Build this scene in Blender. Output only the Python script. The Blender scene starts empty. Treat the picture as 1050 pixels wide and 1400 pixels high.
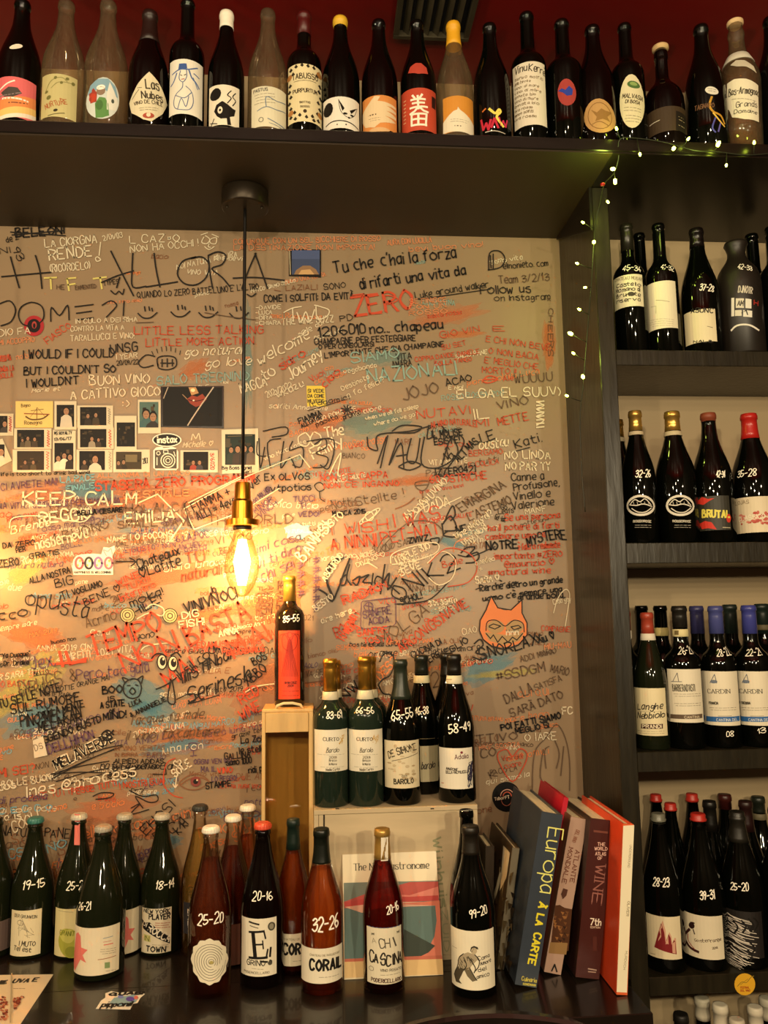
import bpy, math, random
from math import sin, cos, pi, asin, atan2, hypot
from mathutils import Vector, Matrix
from mathutils.geometry import tessellate_polygon
random.seed(11)
SC = bpy.context.scene
COL = SC.collection
# ------------------------------------------------------------------ camera (image taken to be 1050 x 1400)
FPX, PITCH, YAW, ROLL = 1101.1, 0.12537, 0.07992, -0.01505
_cp, _sp, _cy, _sy = cos(PITCH), sin(PITCH), cos(YAW), sin(YAW)
CF = Vector((_sy*_cp, _cy*_cp, _sp)); _R = Vector((_cy, -_sy, 0)); _U = _R.cross(CF)
CR = cos(ROLL)*_R + sin(ROLL)*_U; CU = -sin(ROLL)*_R + cos(ROLL)*_U
cd = bpy.data.cameras.new('camera'); cam = bpy.data.objects.new('camera', cd); COL.objects.link(cam)
cd.sensor_width = 36; cd.sensor_height = 36; cd.lens = FPX/1400*36; cd.clip_start = 0.02
cam.matrix_world = Matrix((CR, CU, -CF)).transposed().to_4x4()
SC.camera = cam
# ------------------------------------------------------------------ world, room lamps, exposure
w = bpy.data.worlds.new('world'); SC.world = w; w.use_nodes = True
w.node_tree.nodes['Background'].inputs[0].default_value = (1.0, .80, .50, 1)
w.node_tree.nodes['Background'].inputs[1].default_value = 0.055
SC.view_settings.view_transform = 'Standard'; SC.view_settings.look = 'None'
SC.view_settings.exposure = 2.3; SC.view_settings.gamma = 1.0
WARM = (1.0, .82, .53)
def lamp(name, loc, power, radius, color=WARM):
    l = bpy.data.lights.new(name, 'POINT'); l.energy = power; l.shadow_soft_size = radius; l.color = color
    o = bpy.data.objects.new(name, l); o.location = loc; COL.objects.link(o); return o
for _p, _w in (((-.95, -.35, .55), 10), ((-.25, -.75, .42), 12), ((.70, -.50, .28), 13), ((-1.5, .55, .30), 5), ((1.3, -1.1, .6), 9), ((.1, -1.4, .95), 9), ((-.65, -1.25, .80), 7)):
    lamp('room_lamp', _p, _w, .03)
BULB_W = 4.4
# ------------------------------------------------------------------ places (metres; eye at the origin, y goes into the picture)
WALL, FRONT, SOFF, CTR = 1.80, 1.564, .888, -.655
def ray(u, v): return CF + CR*((u-525)/FPX) - CU*((v-700)/FPX)
def at_y(u, v, y): r = ray(u, v); return r*(y/r.y)
def at_z(u, v, z): r = ray(u, v); return r*(z/r.z)
def proj(P): z = P.dot(CF); return (525+FPX*P.dot(CR)/z, 700-FPX*P.dot(CU)/z)
# ------------------------------------------------------------------ materials
def lin(c):
    if isinstance(c, str):
        c = [int(c[i:i+2], 16)/255 for i in (0, 2, 4)]
        return tuple(x/12.92 if x <= .04045 else ((x+.055)/1.055)**2.4 for x in c)
    return c
MATS = {}
def mat(name, color='808080', rough=.5, metal=0, emit=0, spec=.5, coat=0, noise=0, nscale=20, bump=0, trans=0, ior=1.45, stretch=(1, 1, 1), alpha=1):
    if name in MATS: return MATS[name]
    m = bpy.data.materials.new(name); m.use_nodes = True; nt = m.node_tree; b = nt.nodes['Principled BSDF']
    c = lin(color); b.inputs['Base Color'].default_value = (*c, 1)
    b.inputs['Roughness'].default_value = rough; b.inputs['Metallic'].default_value = metal
    b.inputs['Specular IOR Level'].default_value = spec; b.inputs['Coat Weight'].default_value = coat
    b.inputs['Coat Roughness'].default_value = .05
    b.inputs['Transmission Weight'].default_value = trans; b.inputs['IOR'].default_value = ior
    b.inputs['Alpha'].default_value = alpha
    if emit: b.inputs['Emission Color'].default_value = (*c, 1); b.inputs['Emission Strength'].default_value = emit
    if noise or bump:
        tc = nt.nodes.new('ShaderNodeTexCoord'); mp = nt.nodes.new('ShaderNodeMapping'); mp.inputs['Scale'].default_value = stretch
        nz = nt.nodes.new('ShaderNodeTexNoise'); nz.inputs['Scale'].default_value = nscale; nz.inputs['Detail'].default_value = 5
        nt.links.new(tc.outputs['Object'], mp.inputs[0]); nt.links.new(mp.outputs[0], nz.inputs['Vector'])
        if noise:
            rp = nt.nodes.new('ShaderNodeValToRGB'); e = rp.color_ramp.elements
            e[0].position = .3; e[1].position = .7
            e[0].color = (*[x*(1-noise) for x in c], 1); e[1].color = (*[min(1, x*(1+noise)) for x in c], 1)
            nt.links.new(nz.outputs['Fac'], rp.inputs[0]); nt.links.new(rp.outputs[0], b.inputs['Base Color'])
        if bump:
            bp = nt.nodes.new('ShaderNodeBump'); bp.inputs['Strength'].default_value = bump; bp.inputs['Distance'].default_value = .002
            nt.links.new(nz.outputs['Fac'], bp.inputs['Height']); nt.links.new(bp.outputs[0], b.inputs['Normal'])
    MATS[name] = m; return m
def thin_glass(name, tint, edge, gloss=.04, dust=0, ior=1.5, dcol='b8ac88', g=.45):
    """thin clear glass wall: tinted see-through body, darker towards its rim, with a sharp sheen"""
    if name in MATS: return MATS[name]
    m = bpy.data.materials.new(name); m.use_nodes = True; nt = m.node_tree; nt.nodes.clear()
    N = nt.nodes.new; L = nt.links.new
    out = N('ShaderNodeOutputMaterial'); tr = N('ShaderNodeBsdfTransparent'); gl = N('ShaderNodeBsdfGlossy'); gl.inputs['Roughness'].default_value = .04
    lw = N('ShaderNodeLayerWeight'); lw.inputs['Blend'].default_value = .25
    mc = N('ShaderNodeMix'); mc.data_type = 'RGBA'; mc.inputs[6].default_value = (*lin(tint), 1); mc.inputs[7].default_value = (*lin(edge), 1)
    L(lw.outputs['Facing'], mc.inputs[0]); L(mc.outputs[2], tr.inputs[0])
    fr = N('ShaderNodeFresnel'); fr.inputs[0].default_value = ior
    ad = N('ShaderNodeMath'); ad.operation = 'MULTIPLY_ADD'; ad.inputs[1].default_value = g; ad.inputs[2].default_value = gloss; L(fr.outputs[0], ad.inputs[0])
    mx = N('ShaderNodeMixShader'); L(ad.outputs[0], mx.inputs[0]); L(tr.outputs[0], mx.inputs[1]); L(gl.outputs[0], mx.inputs[2]); 
    if dust:
        df = N('ShaderNodeBsdfDiffuse'); df.inputs[0].default_value = (*lin(dcol), 1); m2 = N('ShaderNodeMixShader'); nz = N('ShaderNodeTexNoise'); nz.inputs['Scale'].default_value = 30
        ml = N('ShaderNodeMath'); ml.operation = 'MULTIPLY'; ml.inputs[1].default_value = dust*2; L(nz.outputs['Fac'], ml.inputs[0]); L(ml.outputs[0], m2.inputs[0]); L(mx.outputs[0], m2.inputs[1]); L(df.outputs[0], m2.inputs[2]); L(m2.outputs[0], out.inputs[0])
    else: L(mx.outputs[0], out.inputs[0])
    MATS[name] = m; return m
def ink(c, rough=.55, alpha=1):
    k = 'ink_%s_%d_%d' % (c, rough*100, alpha*100)
    return mat(k, c, rough, spec=.3, alpha=alpha)
# ------------------------------------------------------------------ objects
def link(o, parent=None):
    COL.objects.link(o)
    if parent: o.parent = parent
    return o
def mesh(name, V, F, mats, parent=None, mi=None, smooth=False, world=False):
    """one mesh object; with world=True the vertices are world points, made local to the parent"""
    if world and parent is not None:
        p = parent; off = Vector(p.location)
        while p.parent: p = p.parent; off = off+Vector(p.location)
        V = [Vector(v)-off for v in V]
    me = bpy.data.meshes.new(name); me.from_pydata([tuple(v) for v in V], [], F)
    if not isinstance(mats, (list, tuple)): mats = [mats]
    for m in mats: me.materials.append(m)
    if mi: me.polygons.foreach_set('material_index', mi)
    if smooth: me.polygons.foreach_set('use_smooth', [True]*len(me.polygons))
    me.update()
    return link(bpy.data.objects.new(name, me), parent)
def tag(o, label=None, cat=None, group=None, kind=None):
    if label: o['label'] = label
    if cat: o['category'] = cat
    if group: o['group'] = group
    if kind: o['kind'] = kind
    return o
def thing(name, loc, label, cat, group=None):
    o = bpy.data.objects.new(name, None); o.empty_display_size = .02; o.location = loc; COL.objects.link(o)
    return tag(o, label, cat, group)
def box_vf(lo, hi, b=0):
    x0, y0, z0 = lo; x1, y1, z1 = hi
    if b <= 0:
        V = [(x0,y0,z0),(x1,y0,z0),(x1,y1,z0),(x0,y1,z0),(x0,y0,z1),(x1,y0,z1),(x1,y1,z1),(x0,y1,z1)]
        return V, [(0,3,2,1),(4,5,6,7),(0,1,5,4),(1,2,6,5),(2,3,7,6),(3,0,4,7)]
    V = []; idx = {}
    for sx in (0, 1):
        for sy in (0, 1):
            for sz in (0, 1):
                c = (x1 if sx else x0, y1 if sy else y0, z1 if sz else z0); d = (-b if sx else b, -b if sy else b, -b if sz else b)
                for a in range(3):
                    p = list(c)
                    for k in range(3):
                        if k != a: p[k] += d[k]
                    idx[(sx, sy, sz, a)] = len(V); V.append(tuple(p))
    I = idx; F = []
    for a in range(3):
        o1, o2 = [k for k in range(3) if k != a]
        for s in (0, 1):
            q = []
            for t1, t2 in ((0,0),(1,0),(1,1),(0,1)):
                k = [0,0,0]; k[a] = s; k[o1] = t1; k[o2] = t2; q.append(I[(*k, a)])
            F.append(tuple(q))
    for a in range(3):
        o1, o2 = [k for k in range(3) if k != a]
        for s1 in (0, 1):
            for s2 in (0, 1):
                k0 = [0,0,0]; k1 = [0,0,0]; k0[o1] = k1[o1] = s1; k0[o2] = k1[o2] = s2; k1[a] = 1
                F.append((I[(*k0, o1)], I[(*k1, o1)], I[(*k1, o2)], I[(*k0, o2)]))
    for key in [(a, b_, c) for a in (0,1) for b_ in (0,1) for c in (0,1)]:
        F.append((I[(*key, 0)], I[(*key, 1)], I[(*key, 2)]))
    return V, F
def fixn(o):
    import bmesh
    bm = bmesh.new(); bm.from_mesh(o.data); bmesh.ops.recalc_face_normals(bm, faces=bm.faces); bm.to_mesh(o.data); bm.free(); return o
def box(name, lo, hi, m, parent=None, b=.0008, world=True):
    V, F = box_vf(lo, hi, b); return fixn(mesh(name, V, F, m, parent, world=world))
def lathe_vf(prof, seg=32, cx=0, cy=0, cz=0, flute=0):
    V, F = [], []
    for (z, r) in prof:
        for k in range(seg):
            a = 2*pi*k/seg; rr = r*(1+flute*(k % 2)) if flute else r
            V.append((cx+rr*sin(a), cy-rr*cos(a), cz+z))
    n = len(prof)
    for i in range(n-1):
        for k in range(seg):
            k2 = (k+1) % seg; F.append((i*seg+k, i*seg+k2, (i+1)*seg+k2, (i+1)*seg+k))
    F.append(tuple(reversed(range(seg)))); F.append(tuple(range((n-1)*seg, n*seg)))
    return V, F
def lathe(name, prof, m, parent=None, seg=32, at=(0,0,0), flute=0, smooth=True, world=False, sharp=0):
    V, F = lathe_vf(prof, seg, *at, flute); o = mesh(name, V, F, m, parent, smooth=smooth, world=world)
    if smooth:
        for p in o.data.polygons[-2:]: p.use_smooth = False
        if sharp: o.data.set_sharp_from_angle(angle=sharp)
    return o
def tube_vf(pts, r, seg=8, V=None, F=None):
    V = [] if V is None else V; F = [] if F is None else F
    pts = [Vector(p) for p in pts]; n = len(pts); base = len(V); up = None
    for i, p in enumerate(pts):
        t = (pts[min(i+1, n-1)]-pts[max(i-1, 0)]).normalized()
        if up is None: up = t.orthogonal().normalized()
        up = (up-t*up.dot(t))
        up = up.normalized() if up.length > 1e-6 else t.orthogonal().normalized()
        s = t.cross(up); rr = r[i] if isinstance(r, (list, tuple)) else r
        for k in range(seg):
            a = 2*pi*k/seg; V.append(p+up*rr*cos(a)+s*rr*sin(a))
    for i in range(n-1):
        for k in range(seg):
            k2 = (k+1) % seg; F.append((base+i*seg+k, base+i*seg+k2, base+(i+1)*seg+k2, base+(i+1)*seg+k))
    F.append(tuple(base+k for k in reversed(range(seg)))); F.append(tuple(base+(n-1)*seg+k for k in range(seg)))
    return V, F
def tube(name, pts, r, m, parent=None, seg=8, world=True):
    V, F = tube_vf(pts, r, seg); return mesh(name, V, F, m, parent, smooth=True, world=world)
def catmull(pts, n=4, closed=False):
    if len(pts) < 3: return list(pts)
    P = list(pts); out = []
    closed = closed or (hypot(P[0][0]-P[-1][0], P[0][1]-P[-1][1]) < 1e-9 and len(P[0]) == 2)
    if closed and P[0] == P[-1]: P = P[:-1]
    N = len(P); segs = N if closed else N-1; D = len(P[0])
    for i in range(segs):
        if closed: a, b, c, d = P[i-1], P[i], P[(i+1) % N], P[(i+2) % N]
        else: a, b, c, d = P[max(i-1, 0)], P[i], P[i+1], P[min(i+2, N-1)]
        for k in range(n):
            t = k/n; t2 = t*t; t3 = t2*t
            out.append(tuple(.5*(2*b[j]+(c[j]-a[j])*t+(2*a[j]-5*b[j]+4*c[j]-d[j])*t2+(3*b[j]-a[j]-3*c[j]+d[j])*t3) for j in range(D)))
    out.append(tuple(P[0] if closed else P[-1])); return out
# ------------------------------------------------------------------ single-stroke hand: x 0-5, y 0-9 (baseline 2, caps 8, x-height 6)
GL = {k: v for k, v in (s.split('=', 1) for s in '''A=02 28 42;14 34
B=02 08;~08 28 37 26 05;~05 35 43 32 02
C=~47 38 18 06 04 12 32 43
D=02 08;~08 28 46 44 22 02
E=48 08 02 42;05 35
F=48 08 02;05 35
G=~47 38 18 06 04 12 32 43 45;45 25
H=02 08;42 48;05 45
I=02 08
J=~38 34 22 03
K=02 08;48 05 42
L=08 02 42
M=02 08 24 48 42
N=02 08 42 48
O=~28 06 04 22 44 46 28
P=02 08;~08 28 47 46 25 05
Q=~28 06 04 22 44 46 28;33 51
R=02 08;~08 28 47 46 25 05;25 42
S=~47 38 18 06 15 35 43 32 12 03
T=08 48;28 22
U=~08 04 12 32 44 48
V=08 22 48
W=08 12 26 32 48
X=02 48;08 42
Y=08 25 48;25 22
Z=08 48 02 42
0=~18 07 03 12 33 37 18
1=06 18 12
2=~07 18 38 46 24 02;02 42
3=~07 28 47 36 15;~15 45 43 22 03
4=38 04 44;38 32
5=38 08 05;~05 35 44 33 12 03
6=~38 17 04 13 22 43 44 25 04
7=08 48 12
8=~25 07 28 47 25 03 22 43 25
9=~36 15 06 07 28 37 36 22
a=~36 16 04 12 33;36 32
b=08 02;~05 26 34 22 03
c=~36 16 04 12 32
d=~35 16 04 12 33;38 32
e=~04 34 36 16 04 12 32
f=~38 17 15 12;06 26
g=~35 16 04 13 34;~36 31 10 01
h=02 08;~04 26 35 32
i=02 06;08 08
j=~16 11 00;18 18
k=02 08;36 04 32
l=08 02
m=02 06;~05 16 25 22;~25 36 45 42
n=02 06;~05 26 35 32
o=~26 05 03 22 43 45 26
p=00 06;~05 26 34 22 03
q=~35 16 04 12 33;36 30
r=02 06;~05 16 36
s=~36 16 05 34 32 12 03
t=~18 13 22 32;06 36
u=~06 03 12 33;36 32
v=06 22 46
w=06 12 25 32 46
x=02 36;06 32
y=06 23;46 10
z=06 36 02 32
.=02 02
,=12 01
:=03 03;06 06
!=04 08;02 02
?=~07 28 46 24;22 22
-=05 35
+=05 45;23 27
#=13 17;33 37;04 44;06 46
'=07 08
"=07 08;17 18
/=02 38
(=~18 06 04 12
)=~08 16 14 02
[=18 08 02 12
]=08 18 12 02
@=~35 26 15 24 34 46 28 06 03 22 42
&=~42 17 28 36 04 13 22 44
*=15 35;24 26;14 36;16 34
_=02 42
|=01 09
<=46 05 44
>=06 45 04'''.split('\n'))}
GL['='] = '04 44;06 46'; GL['♥'] = '~22 05 07 18 26 38 47 45 22'; GL['☺'] = '~28 06 04 22 44 46 28;16 16;36 36;~14 23 34'
ACC = {'à':'a','é':'e','è':'e','ê':'e','À':'A','È':'E','É':'E','ù':'u','Ù':'U','ò':'o','ì':'i','ñ':'n'}
def glyph(ch):
    acc = ch in ACC
    s = GL.get(ACC.get(ch, ch))
    if s is None: return None
    st = []
    for q in s.split(';'):
        sm = q[0] == '~'
        pts = [(int(p[0]), int(p[1])) for p in q.lstrip('~').split()]
        st.append((sm, pts))
    if acc: st.append((False, [(1, 9), (3, 10)] if ch in 'éÉê' else [(1, 10), (3, 9)]))
    return st, max(p[0] for _, ps in st for p in ps)
# ------------------------------------------------------------------ surfaces that carry print
class Plane:
    """flat surface through O (outward normal n); pixels meet it along their ray, drawing is in metres along ex, ez"""
    def __init__(s, O, ex, ez, n): s.O, s.ex, s.ez, s.n = Vector(O), Vector(ex).normalized(), Vector(ez).normalized(), Vector(n).normalized()
    def flat(s, u, v):
        r = ray(u, v); P = r*(s.O.dot(s.n)/r.dot(s.n))-s.O; return (P.dot(s.ex), P.dot(s.ez))
    def place(s, a, z, off): return s.O+s.ex*a+s.ez*z+s.n*off
    grid = None
class Round:
    """side of a bottle: a = arc length from the line that faces the eye, z = height; local to the bottle's base"""
    def __init__(s, base, prof, R):
        s.B, s.prof, s.R = Vector(base), prof, R
        d = Vector((base[0], base[1], 0)).normalized(); s.d = d; s.e = Vector((d.y, -d.x, 0)); s.F = s.B-d*R; s.grid = R*.16
    def rad(s, z):
        p = s.prof
        for i in range(len(p)-1):
            if p[i][0] <= z <= p[i+1][0] and p[i+1][0] > p[i][0]:
                t = (z-p[i][0])/(p[i+1][0]-p[i][0]); return p[i][1]+t*(p[i+1][1]-p[i][1])
        return s.R if z < p[0][0]+.01 else p[-1][1]
    def flat(s, u, v):
        r = ray(u, v); P = r*(s.F.dot(s.d)/r.dot(s.d)); z = P.z-s.B.z
        rr = s.rad(z)
        # rays reach the narrower neck a little further back
        F = s.B-s.d*rr; P = r*(F.dot(s.d)/r.dot(s.d)); z = P.z-s.B.z
        q = max(-.985, min(.985, (P-s.B).dot(s.e)/rr)); return (asin(q)*s.R, z)
    def place(s, a, z, off):
        t = a/s.R; r = s.rad(z)+off; return s.B-s.d*(r*cos(t))+s.e*(r*sin(t))+Vector((0, 0, z))
class Ink:
    def __init__(s, surf, off0=.0004, step=.00002):
        s.S, s.off, s.step, s.V, s.F, s.mi, s.mats = surf, off0, step, [], [], [], []
    def m(s, c):
        mt = c if isinstance(c, bpy.types.Material) else ink(c)
        if mt not in s.mats: s.mats.append(mt)
        return s.mats.index(mt)
    def add(s, P, F, c):
        b = len(s.V); k = s.m(c); s.V += [s.S.place(p[0], p[1], s.off) for p in P]
        for f in F: s.F.append(tuple(b+i for i in f)); s.mi.append(k)
        s.off += s.step
    def ribbon(s, pts, wd, c, px=True, nib=None):
        """pts in pixels (px) or surface metres; wd in metres"""
        P = [s.S.flat(*p) for p in pts] if px else list(pts)
        if len(P) == 1 or all(hypot(p[0]-P[0][0], p[1]-P[0][1]) < 1e-6 for p in P):
            x, y = P[0]; r = wd*.62; s.add([(x+r*cos(a*pi/3), y+r*sin(a*pi/3)) for a in range(6)], [(0,1,2,3,4,5)], c); return
        if s.S.grid:
            Q = [P[0]]
            for a, b in zip(P, P[1:]):
                n = max(1, int(abs(b[0]-a[0])/s.S.grid+.99))
                for k in range(1, n+1): Q.append((a[0]+(b[0]-a[0])*k/n, a[1]+(b[1]-a[1])*k/n))
            P = Q
        runs = [[P[0]]]
        for i in range(1, len(P)):
            runs[-1].append(P[i])
            if i < len(P)-1:
                ax, ay = P[i][0]-P[i-1][0], P[i][1]-P[i-1][1]; bx, by = P[i+1][0]-P[i][0], P[i+1][1]-P[i][1]
                if ax*bx+ay*by < .55*hypot(ax, ay)*hypot(bx, by): runs.append([P[i]])
        if len(runs) > 1:
            for r_ in runs: s._rib(r_, wd, c, nib)
        else: s._rib(P, wd, c, nib)
    def _rib(s, P, wd, c, nib):
        n = len(P); VV = []
        for i in range(n):
            a, b = P[max(i-1, 0)], P[min(i+1, n-1)]; dx, dy = b[0]-a[0], b[1]-a[1]; L = hypot(dx, dy) or 1
            nx, ny = -dy/L, dx/L; ww = wd/2
            if nib: ww *= nib+(1-nib)*abs(nx)
            e = (i == 0)-(i == n-1); ex = dx/L*wd*.3*e; ey = dy/L*wd*.3*e
            VV += [(P[i][0]+nx*ww-ex, P[i][1]+ny*ww-ey), (P[i][0]-nx*ww-ex, P[i][1]-ny*ww-ey)]
        s.add(VV, [(2*i, 2*i+1, 2*i+3, 2*i+2) for i in range(n-1)], c)
    def poly(s, pts, c, px=True):
        P = [s.S.flat(*p) for p in pts] if px else list(pts)
        tris = [[P[i] for i in t] for t in tessellate_polygon([[Vector((p[0], p[1], 0)) for p in P]])]
        if s.S.grid:
            g = s.S.grid; out = []
            for T in tris:
                x0 = min(p[0] for p in T); x1 = max(p[0] for p in T)
                for k in range(int(math.floor(x0/g)), int(math.floor(x1/g))+1):
                    q = clip(clip(T, k*g, 1), (k+1)*g, -1)
                    if len(q) > 2: out.append(q)
            tris = out
        V = []; F = []
        for T in tris:
            F.append(tuple(range(len(V), len(V)+len(T)))); V += T
        if V: s.add(V, F, c)
    def rect(s, u0, v0, u1, v1, c): s.poly([(u0,v0),(u1,v0),(u1,v1),(u0,v1)], c)
    def oval(s, cu, cv, ru, rv, c, n=20, rot=0): s.poly([(cu+ru*cos(t)*cos(rot)-rv*sin(t)*sin(rot), cv+rv*sin(t)*cos(rot)+ru*cos(t)*sin(rot)) for t in [2*pi*k/n for k in range(n)]], c)
    def ring(s, cu, cv, ru, rv, wd, c, a0=0, a1=2*pi, n=20): s.line([(cu+ru*cos(a0+(a1-a0)*k/n), cv+rv*sin(a0+(a1-a0)*k/n)) for k in range(n+1)], wd, c)
    def line(s, pts, wpx, c, smooth=False, jit=0):
        if smooth: pts = catmull(pts, 4)
        if jit: pts = [(x+random.uniform(-jit, jit), y+random.uniform(-jit, jit)) for x, y in pts]
        s.ribbon(pts, wpx*s.k(pts[0]), c)
    def k(s, p):
        a = s.S.flat(p[0], p[1]-2); b = s.S.flat(p[0], p[1]+2); return max(hypot(a[0]-b[0], a[1]-b[1])/4, .0003)
    def text(s, t, u0, v0, u1, v1, h, c, wd=1.2, jit=.32, slant=0, nib=None, serif=False, gap=1.5, curve=0):
        """baseline from pixel (u0,v0) to (u1,v1), capital height h pixels; the string is stretched to fit"""
        A, B = s.S.flat(u0, v0), s.S.flat(u1, v1); L = hypot(B[0]-A[0], B[1]-A[1]); ax, ay = (B[0]-A[0])/L, (B[1]-A[1])/L
        k = s.k(((u0+u1)/2, (v0+v1)/2)); H = h*k/6; W = 0; items = []
        for ch in t:
            g = glyph(ch)
            if ch == ' ' or g is None: W += 3; continue
            items.append((W, g[0])); W += g[1]+gap
        if not items: return
        sx = L/max(W-gap, 1)
        for x0, st in items:
            jx, jy, jr, js = (random.uniform(-jit, jit) for _ in range(4)); js = 1+js*.25
            for sm, pts in st:
                P = [(x+random.uniform(-jit, jit)*.5, y+random.uniform(-jit, jit)*.5) if jit else (x, y) for x, y in pts]
                if pts[0] == pts[-1] and len(pts) > 2 and jit: P[-1] = (P[0][0]+jit*random.uniform(-1, 1), P[0][1]+jit*random.uniform(-.5, 1))
                if sm: P = catmull(P, 3)
                Q = []
                for x, y in P:
                    X = (x0+x+jx)*sx; Y = (y-2+jy+jr*.12*x)*H*js; X += slant*Y; X += 0
                    if curve: Y += curve*k*(1-((X/L)*2-1)**2)
                    Q.append((A[0]+ax*X-ay*Y, A[1]+ay*X+ax*Y))
                s.ribbon(Q, wd*k, c, px=False, nib=nib)
                if serif and len(Q) > 1 and not sm:
                    for q in (Q[0], Q[-1]): s.ribbon([(q[0]-ax*sx*.9, q[1]-ay*sx*.9), (q[0]+ax*sx*.9, q[1]+ay*sx*.9)], wd*k*.45, c, px=False)
    def build(s, name, parent, label=None, kind=None):
        if not s.V: return None
        o = mesh(name, s.V, s.F, s.mats, parent, mi=s.mi, world=True)
        return tag(o, label, kind=kind)
def clip(P, x, sg):
    out = []
    for i in range(len(P)):
        a, b = P[i], P[(i+1) % len(P)]; da, db = (a[0]-x)*sg, (b[0]-x)*sg
        if da >= 0: out.append(a)
        if da*db < 0: t = da/(da-db); out.append((a[0]+(b[0]-a[0])*t, a[1]+(b[1]-a[1])*t))
    return out
# ------------------------------------------------------------------ the setting
def wall_material():
    m = mat('painted_board', '8c765c', .38, spec=.45, noise=.06, nscale=3)
    return m
M_WALL = wall_material()
M_CREAM = mat('cream_plaster', 'a08c6c', .6, noise=.05, nscale=4)
M_DARK = mat('dark_varnished_wood', '120d09', .3, spec=.5, noise=.35, nscale=9, stretch=(1, 1, 6), bump=.12)
M_SOFF = mat('soffit_brown', '241a08', .5, noise=.08, nscale=3)
M_UNIT = mat('olive_black_painted_wood', '1f1b10', .33, spec=.5, noise=.30, nscale=14, stretch=(6, 6, 1), bump=.35)
M_RED = mat('dark_red_gloss_paint', '6a0806', .45, spec=.5, noise=.25, nscale=2.2, stretch=(1, .35, 1), bump=.05)
def plate(name, lo, hi, m, label=None):
    V, F = box_vf(lo, hi, 0); o = mesh(name, V, F, m); tag(o, label, kind='structure'); return fixn(o)
XL, XR, ZF, ZC, YB = -1.9, 1.7, -1.62, 1.28, -2.2
XE, XP = .5755, .6105
wall_back = plate('wall_back', (XL, WALL, ZF), (XE, WALL+.04, SOFF), M_WALL, 'greige back wall board covered in marker graffiti')
plate('wall_upper', (XL, WALL, SOFF), (XR, WALL+.04, ZC), M_CREAM, 'cream strip of wall behind the top shelf')
plate('wall_unit', (XE, WALL, ZF), (XR, WALL+.04, SOFF), M_CREAM, 'cream wall at the back of the shelving unit')
ceiling = plate('ceiling', (XL, YB, ZC), (XR, WALL+.04, ZC+.04), M_RED, 'dark red painted ceiling')
plate('floor', (XL, YB, ZF-.04), (XR, WALL+.04, ZF), mat('dark_floor', '3a2c20', .4, noise=.2, nscale=6), 'dark floor')
plate('wall_left', (XL-.04, YB, ZF), (XL, WALL+.04, ZC), mat('side_wall_ochre', '33261a', .8, noise=.1), 'ochre side wall')
plate('wall_right', (XR, YB, ZF), (XR+.04, WALL+.04, ZC), mat('side_wall_ochre'), 'ochre side wall')
plate('wall_front', (XL, YB-.04, ZF), (XR, YB, ZC), mat('side_wall_ochre'), 'ochre wall across the room')
plate('baseboard_back', (XL, WALL-.012, CTR), (XE, WALL, CTR+.028), M_DARK, 'low dark wooden strip behind the counter')
# top shelf: one board over niche and unit, with a brown soffit sheet beneath
ts = thing('wall_shelf', (.1, 1.62, SOFF), 'long black shelf board under the red ceiling carrying a row of bottles', 'shelf')
TOPZ = .917
box('shelf_board', (XL, 1.436, SOFF+.004), (XR, WALL, TOPZ), M_DARK, ts, b=.0015)
box('soffit_panel', (XL, 1.438, SOFF), (XE, WALL, SOFF+.004), M_SOFF, ts, b=.0005)
box('soffit_panel', (XE, 1.438, SOFF), (XR, WALL, SOFF+.004), M_DARK, ts, b=.0005)  # unlit end of the same soffit, its shade put into a darker colour
# shelving unit
su = thing('shelving_unit', (1.1, 1.68, ZF), 'dark painted shelving unit full of wine bottles on the right', 'shelves')
box('upright', (XE, FRONT, ZF), (XP, WALL, SOFF), M_UNIT, su, b=.0015)
box('upright', (1.30, FRONT, ZF), (1.335, WALL, SOFF), M_UNIT, su, b=.0015)
SH = []
for vt, vb in ((479, 500), (741.5, 769.5), (1026.5, 1054), (1334, 1360)):
    zt, zb = at_y(950, vt, FRONT).z, at_y(950, vb, FRONT).z; SH.append(zt)
    box('shelf', (XP, FRONT+.001, zb), (1.30, WALL-.001, zt), M_UNIT, su, b=.0012)
SH.append(SH[3]-.40); box('shelf', (XP, FRONT+.001, SH[4]-.04), (1.30, WALL-.001, SH[4]), M_UNIT, su, b=.0012)
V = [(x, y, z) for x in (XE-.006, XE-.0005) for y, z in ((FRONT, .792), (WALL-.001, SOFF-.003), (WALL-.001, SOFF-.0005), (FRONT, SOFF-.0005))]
fixn(mesh('shade_board', V, [(0,1,2,3),(7,6,5,4),(0,4,5,1),(1,5,6,2),(2,6,7,3),(3,7,4,0)], M_DARK, su, world=True))  # added dark board, stands in for the shade high on the upright's side
# counter
M_TOP = mat('black_lacquered_counter', '150f0a', .27, spec=.5, coat=.3, noise=.3, nscale=7, bump=.03)
ct = thing('bar_counter', (0, 1.6, ZF), 'black lacquered counter under the graffiti wall holding bottles and books', 'counter')
XC = at_z(893, 1385, CTR).x
box('counter_top', (XL, 1.372, CTR-.03), (XC, FRONT-.002, CTR), M_TOP, ct, b=.0015)
box('counter_top', (XL, FRONT-.002, CTR-.03), (XE-.001, WALL-.001, CTR), M_TOP, ct, b=0)
box('base_cabinet', (XL, 1.45, ZF), (XC-.03, FRONT-.004, CTR-.03), M_DARK, ct)
for k in range(5): box('door', (XC-.04-.42*(k+1), 1.436, ZF+.08), (XC-.05-.42*k, 1.45, CTR-.05), M_DARK, ct)
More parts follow.
